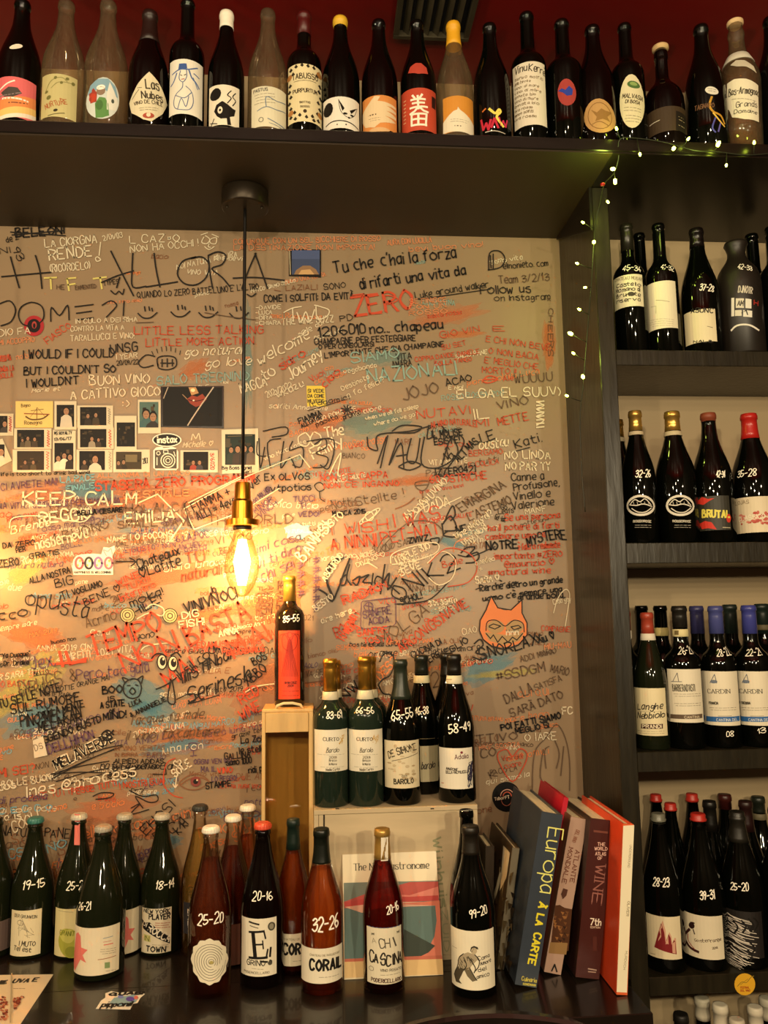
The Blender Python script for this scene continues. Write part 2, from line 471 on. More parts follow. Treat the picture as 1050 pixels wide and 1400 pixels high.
# ------------------------------------------------------------------ ceiling vent
zv = ZC
q = [at_z(u, v, zv) for u, v in ((537, 47), (622, 46))]
vx0, vx1, vy1 = q[0].x, q[1].x+.03, (q[0].y+q[1].y)/2; vy0 = vy1-.20
M_VENT = mat('vent_metal', '4a4434', .4, metal=.5, noise=.2)
vt_ = thing('ceiling_vent', ((vx0+vx1)/2, (vy0+vy1)/2, zv), 'grey slatted air vent set in the red ceiling', 'vent')
for lo, hi in (((vx0, vy1-.012), (vx1, vy1)), ((vx0, vy0), (vx1, vy0+.012)), ((vx0, vy0+.012), (vx0+.012, vy1-.012)), ((vx1-.012, vy0+.012), (vx1, vy1-.012))):
    box('frame', (*lo, zv-.016), (*hi, zv), M_VENT, vt_, b=.001)
box('backing', (vx0+.01, vy0+.01, zv-.002), (vx1-.01, vy1-.01, zv-.0005), mat('vent_black', '060505', .8), vt_, b=0)
n = 6
for k in range(n):
    x = vx0+.018+(vx1-vx0-.036)*(k+.5)/n
    V = [(x-.009, vy0+.012, zv-.004), (x+.003, vy0+.012, zv-.014), (x+.004, vy0+.012, zv-.012), (x-.008, vy0+.012, zv-.002)]
    V += [(a, vy1-.012, c) for a, b_, c in V]
    fixn(mesh('slat', V, [(0,1,2,3),(7,6,5,4),(0,4,5,1),(1,5,6,2),(2,6,7,3),(3,7,4,0)], M_VENT, vt_, world=True))
# ------------------------------------------------------------------ pendant lamp
LY = 1.62; lx = at_y(331, 770, LY).x
M_BRASS = mat('brushed_brass', 'c98a2c', .28, metal=1, noise=.1, nscale=40)
M_BLK = mat('black_plastic', '0b0a09', .4)
M_CAN = mat('bronze_brown_metal', '2c241a', .38, metal=.6)
lp = thing('pendant_lamp', (lx, LY, SOFF), 'brass pendant lamp with a large clear filament bulb hanging from the soffit', 'lamp')
cx_ = at_y(335, 285, LY).x
lathe('canopy', [(0, .046), (.003, .049), (.036, .049), (.040, .047)], M_CAN, lp, at=(cx_-lx, 0, -.040), seg=40)
for s_ in (-1, 1): lathe('screw', [(0, .002), (.004, .003), (.006, .002)], M_CAN, lp, at=(cx_-lx+s_*.036, -.012, -.045), seg=10)
def zl(v): return at_y(331, v, LY).z-SOFF
tube('cord', [(cx_-lx, 0, -.03), (cx_-lx, 0, -.06), ((cx_-lx)*.5, 0, zl(480)), (0, 0, zl(655))], .0034, M_BLK, lp, seg=10, world=False)
lathe('socket', [(zl(720), .012), (zl(719), .033), (zl(711), .0335), (zl(710), .022), (zl(706), .0215), (zl(686), .0205), (zl(683), .0165), (zl(664), .0155), (zl(660), .0145), (zl(659), .006)], M_BRASS, lp, seg=40, sharp=.5)
lathe('socket_ring', [(zl(725), .017), (zl(725)+.0005, .0185), (zl(720), .0185)], M_BLK, lp)
M_BULB = thin_glass('amber_bulb_glass', 'fff8e4', 'e6c48c', .0, ior=1.35, g=.3)
bprof = [(zl(816), .002), (zl(815), .008), (zl(811), .015), (zl(803), .023), (zl(792), .0295), (zl(780), .033), (zl(769), .0335), (zl(757), .0305), (zl(746), .025), (zl(736), .0195), (zl(728), .0165), (zl(722), .016)]
b_ = lathe('glass_bulb', bprof, M_BULB, lp, seg=40)
M_FIL = mat('glowing_filament', 'ffb54a', emit=30)
V, F = [], []
for k in range(14):
    a = 2*pi*k/14; r0, r1 = .006, .0155
    tube_vf([(r0*cos(a), r0*sin(a), zl(738)), (r1*cos(a+.3), r1*sin(a+.3), zl(768)), (r0*cos(a+.6), r0*sin(a+.6), zl(800))], .0022, 6, V, F)
mesh('filament', V, F, M_FIL, lp)
tube('glass_stem', [(0, 0, zl(724)), (0, 0, zl(738))], .004, thin_glass('clear_glass_thin', 'f6f2e4', 'c8c0a0'), lp, world=False)
bl = lamp('bulb_light', (lx, LY, SOFF+zl(770)), BULB_W, .012, (1.0, .75, .44)); 

def dup(o, parent=None):
    c = o.copy(); COL.objects.link(c); c.parent = parent
    for k in list(o.children): dup(k, c)
    return c
l2 = dup(lp); l2.location = (at_y(-130, 790, LY).x, LY, SOFF); l2['label'] = 'second brass pendant lamp, just outside the left edge of the picture'
lamp('bulb_light', (l2.location.x, LY, SOFF+zl(770)), BULB_W*.6, .012, (1.0, .75, .44))
# ------------------------------------------------------------------ bottles
PROF = dict(
 bord=[(0,.90),(.004,.95),(.012,1),(.56,1),(.60,.985),(.632,.92),(.656,.81),(.676,.66),(.696,.53),(.72,.44),(.75,.40),(.93,.375),(.962,.37),(.964,.41),(.984,.41),(.99,.39),(1,.37)],
 burg=[(0,.90),(.004,.95),(.012,1),(.44,1),(.50,.985),(.55,.94),(.60,.86),(.65,.75),(.70,.63),(.75,.52),(.80,.43),(.85,.385),(.90,.36),(.955,.345),(.957,.385),(.98,.385),(.99,.37),(1,.35)],
 champ=[(0,.88),(.004,.94),(.014,1),(.40,1),(.47,.985),(.53,.94),(.59,.86),(.65,.745),(.71,.62),(.77,.51),(.83,.42),(.89,.355),(.94,.32),(.945,.365),(.965,.37),(.972,.32),(.99,.33),(1,.30)],
 slim=[(0,.90),(.004,.95),(.012,1),(.66,1),(.70,.98),(.725,.90),(.745,.76),(.765,.58),(.785,.46),(.81,.41),(.93,.39),(.962,.39),(.964,.43),(.984,.43),(1,.38)],
 stub=[(0,.94),(.01,1),(.60,1),(.68,.97),(.74,.86),(.79,.68),(.83,.52),(.87,.42),(.91,.40),(.95,.46),(.98,.54),(1,.50)],
 squat=[(0,.93),(.015,1),(.42,1),(.50,.97),(.57,.86),(.62,.68),(.66,.48),(.70,.36),(.74,.32),(.90,.30),(.91,.34),(.97,.34),(1,.30)],
 arma=[(0,.84),(.01,.88),(.25,.92),(.45,.98),(.54,1),(.60,.96),(.66,.82),(.72,.62),(.77,.46),(.82,.39),(.90,.36),(.905,.40),(.94,.40),(.95,.34),(1,.34)])
G_DARK = mat('dark_bottle_glass', '040503', .04, spec=.4)
G_BROWN = mat('brown_black_bottle_glass', '080403', .045, spec=.4)
G_OLIVE = mat('olive_bottle_glass', '14180c', .05, spec=.5)
G_GREEN = mat('grey_green_bottle_glass', '1c271e', .06, spec=.5)
G_CLEAR = thin_glass('clear_dusty_bottle_glass', 'ece0cc', 'a09070', .05, dust=.07)
G_ROSE = thin_glass('clear_rose_bottle_glass', 'faf4ea', 'c0a888', .05, g=.8)
G_MATT = mat('matt_brown_bottle', '1d1813', .42, noise=.2)
def wine(c):
    l = lin(c); return thin_glass('wine_'+c, tuple(x**.38 for x in l), tuple(x**1.1 for x in l), .0, dust=.14, ior=1.05, dcol=c)
WHITE = 'e6dfca'
def foil(c, rough=.32, metal=0): return mat('foil_%s_%d' % (c, metal*10), c, rough, metal=metal, bump=.15, nscale=60)
RIM = mat('silver_cap_metal', 'b8b4a8', .3, metal=.9)
def bottle(label, group, kind, glass, cx, vt, z=CTR, vb=None, Y=None, wpx=50, vmid=None, cap=None, fill=None, liq=None, paper=(), bands=(), mark=None, tilt=0):
    up = CTR if z is None else z
    if Y is None:
        p = at_z(cx, vb, up); Y = p.y+.034
    vm = vmid if vmid else vt+100
    P = at_y(cx, vm, Y); dep = P.dot(CF); R = wpx/2*dep/FPX
    Y = min(Y, WALL-R-.002) if vb else Y
    P = at_y(cx, vm, Y); x = P.x; H = at_y(cx, vt, Y).z-up
    base = Vector((x, Y, up)); Hb = H-(.005 if cap and cap[0] == 'crown' else 0)
    prof = [(a*Hb, b*R) for a, b in PROF[kind]]
    root = thing('wine_bottle', base, label, 'bottle', group)
    rnd = Round(base, prof, R)
    rz = atan2(rnd.e.y, rnd.e.x)
    body = lathe('glass_body', prof if glass not in (G_CLEAR, G_ROSE) else [(.004, R*.5)]+prof[1:], glass, root, seg=40)
    if liq:
        zf = at_y(cx, fill, Y).z-up if fill else Hb*.86
        wp = [(.007, R*.86)]+[(a, b-.0026) for a, b in prof if .010 < a < zf-.004]+[(zf, rnd.rad(zf)-.0026)]
        lathe('wine', wp, wine(liq), root, seg=40)
    zr = lambda v: at_y(cx, v, Y).z-up
    if cap:
        t, c = cap[0], cap[1]
        if t == 'crown':
            pr = [(Hb-.006, .0150), (Hb-.004, .0160), (Hb, .0155), (Hb+.003, .0142), (Hb+.005, .011)]
            lathe('crown_cap', pr, foil(c, .35, .1), root, seg=42, flute=.035, smooth=False)
        elif t in ('sleeve', 'wax'):
            zb = zr(cap[2]); n = 8
            pr = [(zb, rnd.rad(zb)+.0006)]
            pr += [(a, b+.0007) for a, b in prof if zb+.002 < a < Hb*.998]
            pr += [(Hb+.0006, prof[-1][1]+.0006), (Hb+.0012, prof[-1][1]*.8)]
            lathe('wax_seal' if t == 'wax' else 'capsule', pr, foil(c, cap[3] if len(cap) > 3 else .38, cap[4] if len(cap) > 4 else 0), root, seg=36)
        elif t == 'cork':
            lathe('stopper', [(Hb-.004, .011), (Hb+.001, .012), (Hb+.002, .0165), (Hb+.008, .0165), (Hb+.010, .014)], mat('cork_'+c, c, .7, noise=.2, nscale=60), root, seg=24)
    for bd in bands:       # paper bands round the neck: v0, v1, colour, print?
        v0, v1, c = bd[:3]; z1, z0 = zr(v0), zr(v1)
        bo = lathe('neck_band', [(z0, rnd.rad(z0)+.0011), (z0+.0002, rnd.rad(z0)+.0013), (z1-.0002, rnd.rad(z1)+.0013), (z1, rnd.rad(z1)+.0011)], mat('paper_'+c, c, .6, noise=.04), root, seg=36)
        if len(bd) > 3:
            ik = Ink(rnd, .0018); bd[3](ik); ik.build('print', bo)
    for shape, c, fn in paper:
        ik = Ink(rnd, .0005, .00001)
        mt = None if c == 'none' else c if isinstance(c, bpy.types.Material) else mat('paper_'+c, c, .55, noise=.04, nscale=15)
        if c == 'none': po = None
        else:
            if len(shape) == 4 and not isinstance(shape[0], tuple):
                u0, v0, u1, v1 = shape; um = max(u0, min(u1, cx)); vm_ = (v0+v1)/2
                a0, a1 = rnd.flat(u0, vm_)[0], rnd.flat(u1, vm_)[0]; z1, z0 = rnd.flat(um, v0)[1], rnd.flat(um, v1)[1]
                z0 = max(z0, .004)
                ik.poly([(a0, z0), (a1, z0), (a1, z1), (a0, z1)], mt, px=False)
            else: ik.poly(shape, mt)
            po = ik.build('paper_label', root)
        if fn:
            i2 = Ink(rnd, .0008, .000002); fn(i2); i2.build('print', po or root)
    if mark:
        ik = Ink(rnd, .0006, .000001)
        for (t, u0, v0, u1, v1, h) in ([mark] if isinstance(mark, tuple) else mark):
            ik.text(t, u0, v0, u1, v1, h, mat('white_paint_marker', 'f4efdc', .6), wd=h*.125, jit=.32, slant=.12)
        ik.build('price_marking', root)
    return root
def oval_pts(cu, cv, ru, rv, n=24, pw=1): return [(cu+ru*abs(cos(t))**pw*(1 if cos(t) > 0 else -1), cv+rv*abs(sin(t))**pw*(1 if sin(t) > 0 else -1)) for t in [2*pi*k/n for k in range(n)]]
def lines(k, u0, u1, vs, c='6a6050', wd=.5, seed=1):
    """rows of print too small to read: dashes of uneven length"""
    r = random.Random(seed)
    for v in vs:
        u = u0+r.uniform(0, 3)
        while u < u1-1:
            e = min(u1, u+r.uniform(2, 7)); k.line([(u, v), (e, v)], wd, c); u = e+r.uniform(.8, 1.6)
def blobs(k, pts, c):
    for cu, cv, ru, rv in pts: k.oval(cu, cv, ru, rv, c, n=12)
G1 = 'bottles standing on the top shelf'; T = dict(z=TOPZ, Y=1.484, group=G1)
K = '15120e'
# --- top shelf, left to right
bottle('dark bottle at the left end of the top shelf with pink and orange sunset label', kind='burg', glass=G_DARK, cx=26, vt=4, wpx=57, vmid=120, **T,
  paper=[((-4, 106, 49, 161), 'd9686a', lambda k: [k.rect(-4, 132, 49, 146, 'e08a50'), k.rect(-4, 146, 49, 156, 'e8c070'), k.rect(-4, 155, 49, 161, 'e8dcc8'), k.poly([(2,122),(12,117),(24,120),(30,128),(18,132),(6,129)], '4a4440'), k.line([(0,117),(10,112),(20,110)], 2, 'efe6d6', True), k.line([(4,131),(20,134),(38,138)], 2.4, 'efe6d6', True), k.line([(0,126),(14,128),(28,127)], 1.2, '8a7a78', True), k.line([(12,139),(28,141),(37,141)], 1.2, '4a3430')]),
         (oval_pts(22, 63, 9, 3.4), 'e6dfca', None)])
bottle('clear empty bottle with pale green floral label second from left on top shelf', kind='burg', glass=G_CLEAR, cx=87, vt=5, wpx=58, vmid=120, **T,
  paper=[((57, 102, 105, 161), 'bdb47e', lambda k: [k.line([(62,122),(70,108),(84,106),(92,112)], .8, '7d7a48', True), k.line([(70,118),(80,112),(98,114)], .7, '7d7a48', True)]+[blobs(k, [(67,130,3,3),(76,105,2.2,2),(92,108,2.5,2),(100,114,2.5,2.5),(64,121,2,2),(84,113,2,2)], '6f6c3c')]+[k.text('NURTURE', 63,145, 92,143, 7, 'a8643c', wd=1, jit=.5), blobs(k, [(76,150,3,2)], '3a3424'), k.line([(66,155),(88,155)], 1.2, '6a6440')])])
bottle('clear empty bottle with round snowy mountain picture label on top shelf', kind='burg', glass=G_CLEAR, cx=145, vt=5, wpx=58, vmid=120, **T,
  paper=[(oval_pts(140.5, 134, 22.5, 28.5), 'c9d2cc', lambda k: [k.poly([(120,125),(124,113),(134,107),(148,108),(158,118),(161,132),(150,128),(140,120)], '7fa3b4'), k.poly([(150,112),(156,124),(162,140),(158,150),(146,150),(146,128)], 'dcdcd0'), k.poly([(122,124),(128,118),(133,126),(132,138),(124,138)], '9a4030'), blobs(k, [(127,131,5,6)], 'b8442c'), k.poly([(131,160),(130,140),(136,132),(144,134),(148,142),(149,158),(140,161)], '5b8a4c'), blobs(k, [(138,124,6,6)], '8a7460'), blobs(k, [(138,119,6,3.5)], 'efeadc'), blobs(k, [(136,143,5,7)], '486f3c'), blobs(k, [(154,138,2,3)], '4a5248')])])
bottle('dark brown bottle with cream diamond label on top shelf', kind='burg', glass=G_BROWN, cx=203, vt=19, wpx=54, vmid=120, cap=('sleeve', '241410', 62), **T,
  paper=[([(204,98),(216,110),(229,134),(222,152),(207,166),(196,163),(180,149),(177,133),(189,112)], 'd8cfae', lambda k: [k.text('Las', 200,121, 217,122, 12, '3a3226', wd=1.6, jit=.1), k.text('Nubes', 194,134, 222,136, 9.5, '3a3226', wd=1.5, jit=.1), k.text('VINO DE CHILE', 184,141, 222,142, 4.5, '4a4030', wd=.8, jit=.1), lines(k, 190, 216, (147,150)), blobs(k, [(203,158,8,4)], 'a8503c'), blobs(k, [(203,157,3,3)], 'e0d4b4'), k.line([(181,131),(190,121)], .7, '5a503a'), k.line([(188,118),(194,119)], .7, '5a503a')])])
bottle('black bottle with white label of a blue line drawn woman in a hat', kind='bord', glass=G_DARK, cx=255, vt=3, wpx=48, vmid=120, **T,
  paper=[((232, 81, 277, 156), 'e2dece', lambda k: [k.poly([(244,94),(245,86),(255,87),(256,94)], '3d5a94'), k.line([(236,97),(246,94),(258,95),(270,91)], 1.6, '4a679c', True), k.line([(247,96),(245,106),(250,112),(255,106),(255,96)], 1, '566a90', True), k.line([(258,95),(262,106),(268,112),(272,118)], 1.8, '4a679c', True), k.line([(242,98),(238,108),(234,112)], 1.6, '4a679c', True), k.line([(250,112),(249,120),(240,128),(238,140),(243,148),(258,150),(264,140),(262,126),(254,118)], 1, '566a90', True), k.line([(240,128),(252,134),(262,126)], 1, '566a90', True), k.line([(243,148),(248,134),(254,146),(258,132)], 1, '566a90', True), k.line([(247,102),(249,103)], 1, K), k.line([(252,103),(254,102)], 1, K), k.line([(248,108),(252,108)], 1, '9a3a34'), k.line([(265,100),(272,104)], 1.5, '4a679c'), k.line([(264,106),(270,120)], 1.3, '6a82ac')])])
bottle('black bottle with white wax top and cream label of black blot shapes', kind='burg', glass=G_DARK, cx=309, vt=19, wpx=50, vmid=120, cap=('wax', 'e9e2cf', 41, .6), **T,
  paper=[((286, 116, 327, 171), 'e0d9c2', lambda k: [blobs(k, [(295,127,7.5,8.5)], K), k.poly([(293,150),(296,142),(304,138),(310,142),(318,148),(322,149),(320,158),(314,160),(316,171),(311,171),(310,162),(302,162),(297,158)], K), blobs(k, [(301,150,3.4,5)], 'e0d9c2'), blobs(k, [(301,150,1.5,1.8)], K), k.line([(316,124),(311,130),(316,134),(311,141)], 1.3, K, True), k.line([(322,126),(318,132),(322,137),(318,144)], 1.3, K, True), k.line([(288,171),(293,160)], 1.3, K), k.line([(288,164),(297,168)], 1.2, K)])])
bottle('clear empty bottle with white label of thin blue wave lines', kind='burg', glass=G_CLEAR, cx=366, vt=17, wpx=54, vmid=120, **T,
  paper=[((344, 118, 391, 173), 'd4cfb4', lambda k: [k.text('PASTUS', 347,124, 366,124, 4, '4a4a4a', wd=.8, jit=.1), lines(k, 348, 376, (128,132,136,140)), [k.line([(352+i*3,150-i),(364,146-i*3.4),(378,149-i*3),(390,147-i*3)], 1.1, '6a7c8e', True) for i in (0, 4)], k.line([(366,162),(378,167),(390,170)], 1.2, '6a7c8e', True), k.ring(357, 163, 3, 3, .8, '4a4a44'), k.line([(368,168),(384,172)], .8, '6a7c8e')])])
bottle('black bottle with leafy bordered cream label and dark red capsule on top shelf', kind='bord', glass=G_DARK, cx=416, vt=20, wpx=48, vmid=125, cap=('sleeve', '4a0f0e', 50), **T,
  paper=[((394, 87, 440, 166), 'd9cda2', lambda k: [[k.poly([(x-2.5,y),(x,y-3.2),(x+2.5,y+.5),(x,y+2.6)], '2a2418') for x, y in [(398,92),(405,90),(413,89),(421,90),(429,91),(436,95),(397,113),(396,121),(398,129),(396,137),(398,145),(403,152),(410,157),(419,160),(427,158),(434,152),(437,144),(435,136),(438,128),(436,120),(437,112),(398,157),(435,161),(404,161),(429,163),(401,99),(433,100)]], blobs(k, [(396,101,3.5,4),(436,97,3.5,4),(398,151,3.5,4),(437,152,3,4)], 'a8743c'), k.text('TABUSSO', 400,107, 434,107, 7, '3c3020', wd=1.1, jit=.05), k.text('PURPURTUM', 401,126, 433,126, 5, '3c3020', wd=.9, jit=.05), k.line([(402,110),(432,110)], .5, '3c3020'), k.text('BIOTTOS', 410,141, 424,141, 2.5, '3c3020', wd=.5, jit=0), k.text('ROSSO', 411,147, 423,147, 2.5, '3c3020', wd=.5, jit=0), blobs(k, [(417,152,2.5,2.5)], '3c3020')])])
bottle('black bottle with yellow wax top and white label of a cat face', kind='burg', glass=G_DARK, cx=466, vt=27, wpx=52, vmid=125, cap=('wax', 'd8ac2c', 39, .5), **T,
  paper=[((442, 132, 491, 175), 'dedacb', lambda k: [blobs(k, [(449,147,6.5,9.5)], K), k.poly([(463,136),(471,148),(468,152)], K), k.poly([(488,142),(478,150),(480,154)], K), k.line([(463,136),(466,152),(476,160),(484,155),(488,142)], .7, K, True), blobs(k, [(472,155,3,1.5),(481,156,2.4,1.4),(477,160,1.5,1.3)], K), k.line([(446,168),(456,165),(476,166),(490,170)], 1.4, K, True), blobs(k, [(461,170,1,1),(473,170,1,1)], K)])])
bottle('dark bottle with orange label crossed by a cream hand shape', kind='burg', glass=G_BROWN, cx=519, vt=31, wpx=50, vmid=125, **T,
  paper=[((496, 130, 542, 177), 'cf8744', lambda k: [k.poly([(496,148),(504,140),(512,131),(520,132),(516,138),(526,139),(541,141),(541,144),(528,144),(541,148),(541,151),(528,151),(541,155),(541,159),(526,158),(541,163),(534,166),(520,168),(512,174),(500,170),(496,160)], 'd9c39c'), k.line([(504,156),(514,156)], 1.6, '4a3a28'), lines(k, 504, 520, (161,164)), k.oval(519, 177, 14, 3, 'cfa878')])])
bottle('black bottle with red label of white brushed characters and red shoulder spot', kind='burg', glass=G_DARK, cx=572, vt=32, wpx=50, vmid=125, **T,
  paper=[((549, 120, 596, 178), 'b8452c', lambda k: [[k.line(p, 2.7, 'efe6d2') for p in ([(564,130),(567,134)],[(577,129),(573,135)],[(562,136),(581,135)],[(564,141),(580,140)],[(561,147),(584,145)],[(571,131),(572,149)],[(571,147),(567,152),(561,155)],[(574,147),(579,151),(585,152)],[(563,156),(563,171)],[(563,156),(583,155),(582,171)],[(563,171),(583,170)],[(572,156),(572,170)],[(564,163),(582,162)])], k.rect(590, 127, 595, 143, '2a1410'), [k.line([(552,134+i*5),(555,134+i*5)], 1, 'dcb48c') for i in range(7)]]),
         ([(558,98),(561,90),(568,86),(576,86),(583,91),(585,99),(572,101)], 'b04030', None)])
bottle('clear bottle with yellow wax top and orange label of a white mountain', kind='burg', glass=G_CLEAR, cx=622, vt=34, wpx=50, vmid=125, cap=('wax', 'dca21e', 65, .5), **T,
  paper=[((606, 131, 647, 180), 'cc8a32', lambda k: [k.poly([(606,180),(606,165),(614,157),(620,152),(625,150),(626,146),(629,150),(633,152),(641,157),(647,163),(647,180)], 'ddd5bc'), lines(k, 616, 640, (163,166)), k.line([(622,172),(630,172)], 1.4, '5a4a34')])])
bottle('black bottle with hand lettered pink and yellow word on top shelf', kind='burg', glass=G_DARK, cx=672, vt=36, wpx=50, vmid=125, **T,
  paper=[((656, 142, 693, 180), 'none', lambda k: [k.line([(658,162),(661,176),(665,168),(668,177),(671,164)], 3, 'b8283c'), k.line([(672,174),(676,162),(681,174)], 3, 'b8283c'), k.line([(682,160),(685,170),(688,163),(691,170),(693,160)], 2.4, 'c03050'), k.line([(669,149),(677,155),(682,149),(684,152),(679,160),(688,171)], 3.2, 'e6d460', True), k.line([(660,151),(664,148)], 2, 'c86a2c'), k.line([(664,180),(676,179),(690,180)], 1.2, 'b8b0a0', True)])])
bottle('black bottle with tall white handwritten label on top shelf', kind='bord', glass=G_DARK, cx=724, vt=21, wpx=49, vmid=130, **T,
  paper=[((702, 84, 746, 171), 'd8d0bb', lambda k: [k.text('Vinu', 704,98, 720,97, 10, '3a3020', wd=1.2), k.text('Kerrè', 723,97, 744,97, 9, '3a3020', wd=1.2), [k.text(random.choice(('vino di mare', 'della terra e', 'uva rossa', 'annata bio', 'senza solfiti')), 704,107+i*6, 724+random.randint(0,18),106+i*6, 3.4, '7a6a50', wd=.6, jit=.6) for i in range(10)]])])
bottle('dark bottle with small red oval badge around a blue shape', kind='bord', glass=G_DARK, cx=772, vt=31, wpx=50, vmid=130, **T,
  paper=[(oval_pts(775, 126, 12.5, 18.5), 'a03a34', lambda k: [k.poly([(763,124),(768,121),(773,123),(778,117),(783,121),(782,129),(775,131),(770,127)], '2c3f9a')])])
bottle('dark bottle with large tan round label of an embossed figure', kind='burg', glass=G_BROWN, cx=814, vt=39, wpx=54, vmid=130, **T,
  paper=[(oval_pts(820, 158, 21.5, 23.5), 'b89058', lambda k: [k.ring(820,158,16,18,.8,'7a5a30'), k.poly([(808,150),(816,154),(822,148),(828,150),(836,150),(830,158),(834,164),(824,162),(814,166),(816,160)], '8e6a38'), k.line([(810,170),(820,166),(832,170)], .9, '7a5a30', True)])])
bottle('black bottle with tall oval white label under a green emblem', kind='bord', glass=G_DARK, cx=859, vt=36, wpx=46, vmid=135, **T,
  paper=[(oval_pts(864, 138, 16.8, 37), 'd6cda8', lambda k: [k.oval(866,115,8.5,5,'4c6b3a'), k.oval(866,114,5,2.5,'86a05c'), k.text('MALVASIA', 851,134, 878,134, 5.5, '4a4230', wd=.9, jit=.05), k.text('DI BOSA', 855,141, 874,141, 4.5, '4a4230', wd=.8, jit=.05), lines(k, 853, 876, (147,151,158,162,166))])])
bottle('short squat dark bottle with pale stopper on the top shelf', kind='squat', glass=G_BROWN, cx=908, vt=70, wpx=54, vmid=150, cap=('cork', 'c8a878'), **T,
  paper=[((884, 146, 938, 180), '3a2c1c', lambda k: [k.rect(924,149,937,176,'1c1712'), k.line([(888,168),(902,164)], 1, 'b8b0a0'), lines(k, 927, 935, (156,160,168), 'a89878')])])
bottle('black bottle with small white oval and gold streak drawing', kind='burg', glass=G_DARK, cx=965, vt=38, wpx=53, vmid=140, **T,
  paper=[(oval_pts(973, 123, 9, 5.4), 'd8d2c4', lambda k: [lines(k, 967, 979, (121,124))]),
         ((950,140,992,190), 'none', lambda k: [k.line([(973,132),(970,144),(975,152),(985,155),(990,164)], 2.6, 'b8862c', True), k.line([(975,154),(984,163),(990,168)], 2, 'd8b050', True), k.line([(978,160),(974,174),(978,180)], 2, '4a4a9a', True), k.line([(985,164),(982,178)], 2, '5a50a0', True), k.text('TAGNAPO', 950,150, 976,146, 6, '6a4a34', wd=1, jit=.2)])])
bottle('clear brandy bottle with cork stopper and cream script label', kind='arma', glass=G_CLEAR, cx=1013, vt=36, wpx=54, vmid=140, cap=('cork', 'd8b888'), liq='b07a48', fill=80, bands=[(80, 92, 'c8c2b0')], **T,
  paper=[([(994,112),(1004,108),(1020,107),(1036,110),(1037,162),(1018,163),(1001,159),(997,148),(994,146)], 'ded6bc', lambda k: [k.text('Bas-Armagnac', 996,130, 1036,126, 9, '3a3226', wd=1.1), lines(k, 1000, 1034, (135,)), k.text('Grands', 1006,147, 1034,143, 7, '3a3226', wd=.9), k.text('Domaine', 1004,155, 1034,153, 5, '3a3226', wd=.8)]),
         ([(998,88),(1006,82),(1018,81),(1030,86),(1034,94),(1020,90),(1008,91)], 'c8c0a8', None)])
bottle('black bottle cut off by the right edge of the top shelf', kind='burg', glass=G_DARK, cx=1062, vt=27, wpx=56, vmid=130, **T)
# --- shelving unit
def unit(i): return dict(z=SH[i], group=('bottles on the first shelf of the unit', 'bottles on the second shelf of the unit', 'bottles on the third shelf of the unit', 'bottles on the fourth shelf of the unit', 'bottles on the lowest shelf in view of the unit')[i])
Y1, Y2, Y3 = FRONT+.046, FRONT+.122, FRONT+.192
U = unit(0)
bottle('dark bottle behind the two white labelled bottles on the unit first shelf', kind='bord', glass=G_DARK, cx=878, vt=321, wpx=40, Y=Y2+.02, vmid=400, **U)
bottle('black bottle with gothic lettered cream label on the unit first shelf', kind='bord', glass=G_DARK, cx=861, vt=309, wpx=43, Y=Y1, vmid=400, cap=('sleeve', '1c1a12', 345, .3), mark=('45-34', 851,370, 876,369, 8), **U,
  paper=[((839, 375, 879, 419), 'd8d0b0', lambda k: [k.text('CHATEAU MUSAR', 841,382, 877,382, 4, '8a8268', wd=.7), [k.text(t, 843,391+i*7, 875,390+i*7, 5, '4a4436', wd=1, jit=.6) for i, t in enumerate(('Castello', 'Romano di', 'Brunate', 'riserva'))], blobs(k, [(863,402,5,3)], '3a3428')])])
bottle('black bottle with tall plain white label of faint pencil lines', kind='bord', glass=G_DARK, cx=905, vt=308, wpx=43, Y=Y1, vmid=400, mark=('41-32', 903,368, 921,368, 7), **U,
  paper=[((885, 384, 925, 449), 'dcd4b8', lambda k: [k.line([(897,410),(915,412)], .6, '8a8470'), k.line([(890,418),(897,418),(897,428)], .5, '9a947e'), lines(k, 889, 921, (436,439,442,445), 'a89e84')])])
bottle('dark burgundy bottle with blank cream label edged by clipped letters', kind='burg', glass=G_DARK, cx=957, vt=315, wpx=50, Y=Y1, vmid=400, cap=('sleeve', '100b0a', 340, .25), mark=('37-28', 956,397, 975,397, 9), **U,
  paper=[((936, 423, 979, 468), 'd6caa8', lambda k: [k.text('ASUNC', 945,427, 974,427, 6, K, wd=1.2), k.line([(967,446),(974,447)], .8, '7a7058'), k.text('NALB', 948,468, 974,468, 3, K, wd=.9)])])
bottle('stout matt brown bottle with flared lip and white window print', kind='stub', glass=G_MATT, cx=1011, vt=333, wpx=58, Y=Y1, vmid=410, mark=('42-33', 1008,368, 1028,368, 7), **U,
  paper=[((998, 385, 1037, 456), 'none', lambda k: [k.text('DJNOTR', 1009,400, 1028,400, 9, 'c8c0b0', wd=1), k.rect(1000,407,1004,432,'d8d4c8'), k.rect(1006,408,1017,421,'cfc8b8'), k.rect(1019,408,1027,421,'d8d4c8'), k.rect(1005,424,1014,432,'cfc8b8'), k.rect(1016,424,1028,433,'d8d4c8'), k.text('AM', 1008,418, 1016,418, 7, '3a342c', wd=1), k.line([(1014,428),(1020,424),(1022,430)], 1.4, K), k.line([(1000,451),(1008,445),(1024,444),(1037,449)], 2.4, 'd8d4c8', True), k.text('H', 1031,415, 1036,415, 6, '9a2c24', wd=1.4)])])
bottle('black bottle half hidden at the right behind the stout brown bottle', kind='bord', glass=G_DARK, cx=1033, vt=322, wpx=44, Y=Y2+.02, vmid=400, **U)
bottle('black bottle at the right edge of the unit first shelf', kind='bord', glass=G_DARK, cx=1062, vt=312, wpx=48, Y=Y1, vmid=400, **U)
U = unit(1)
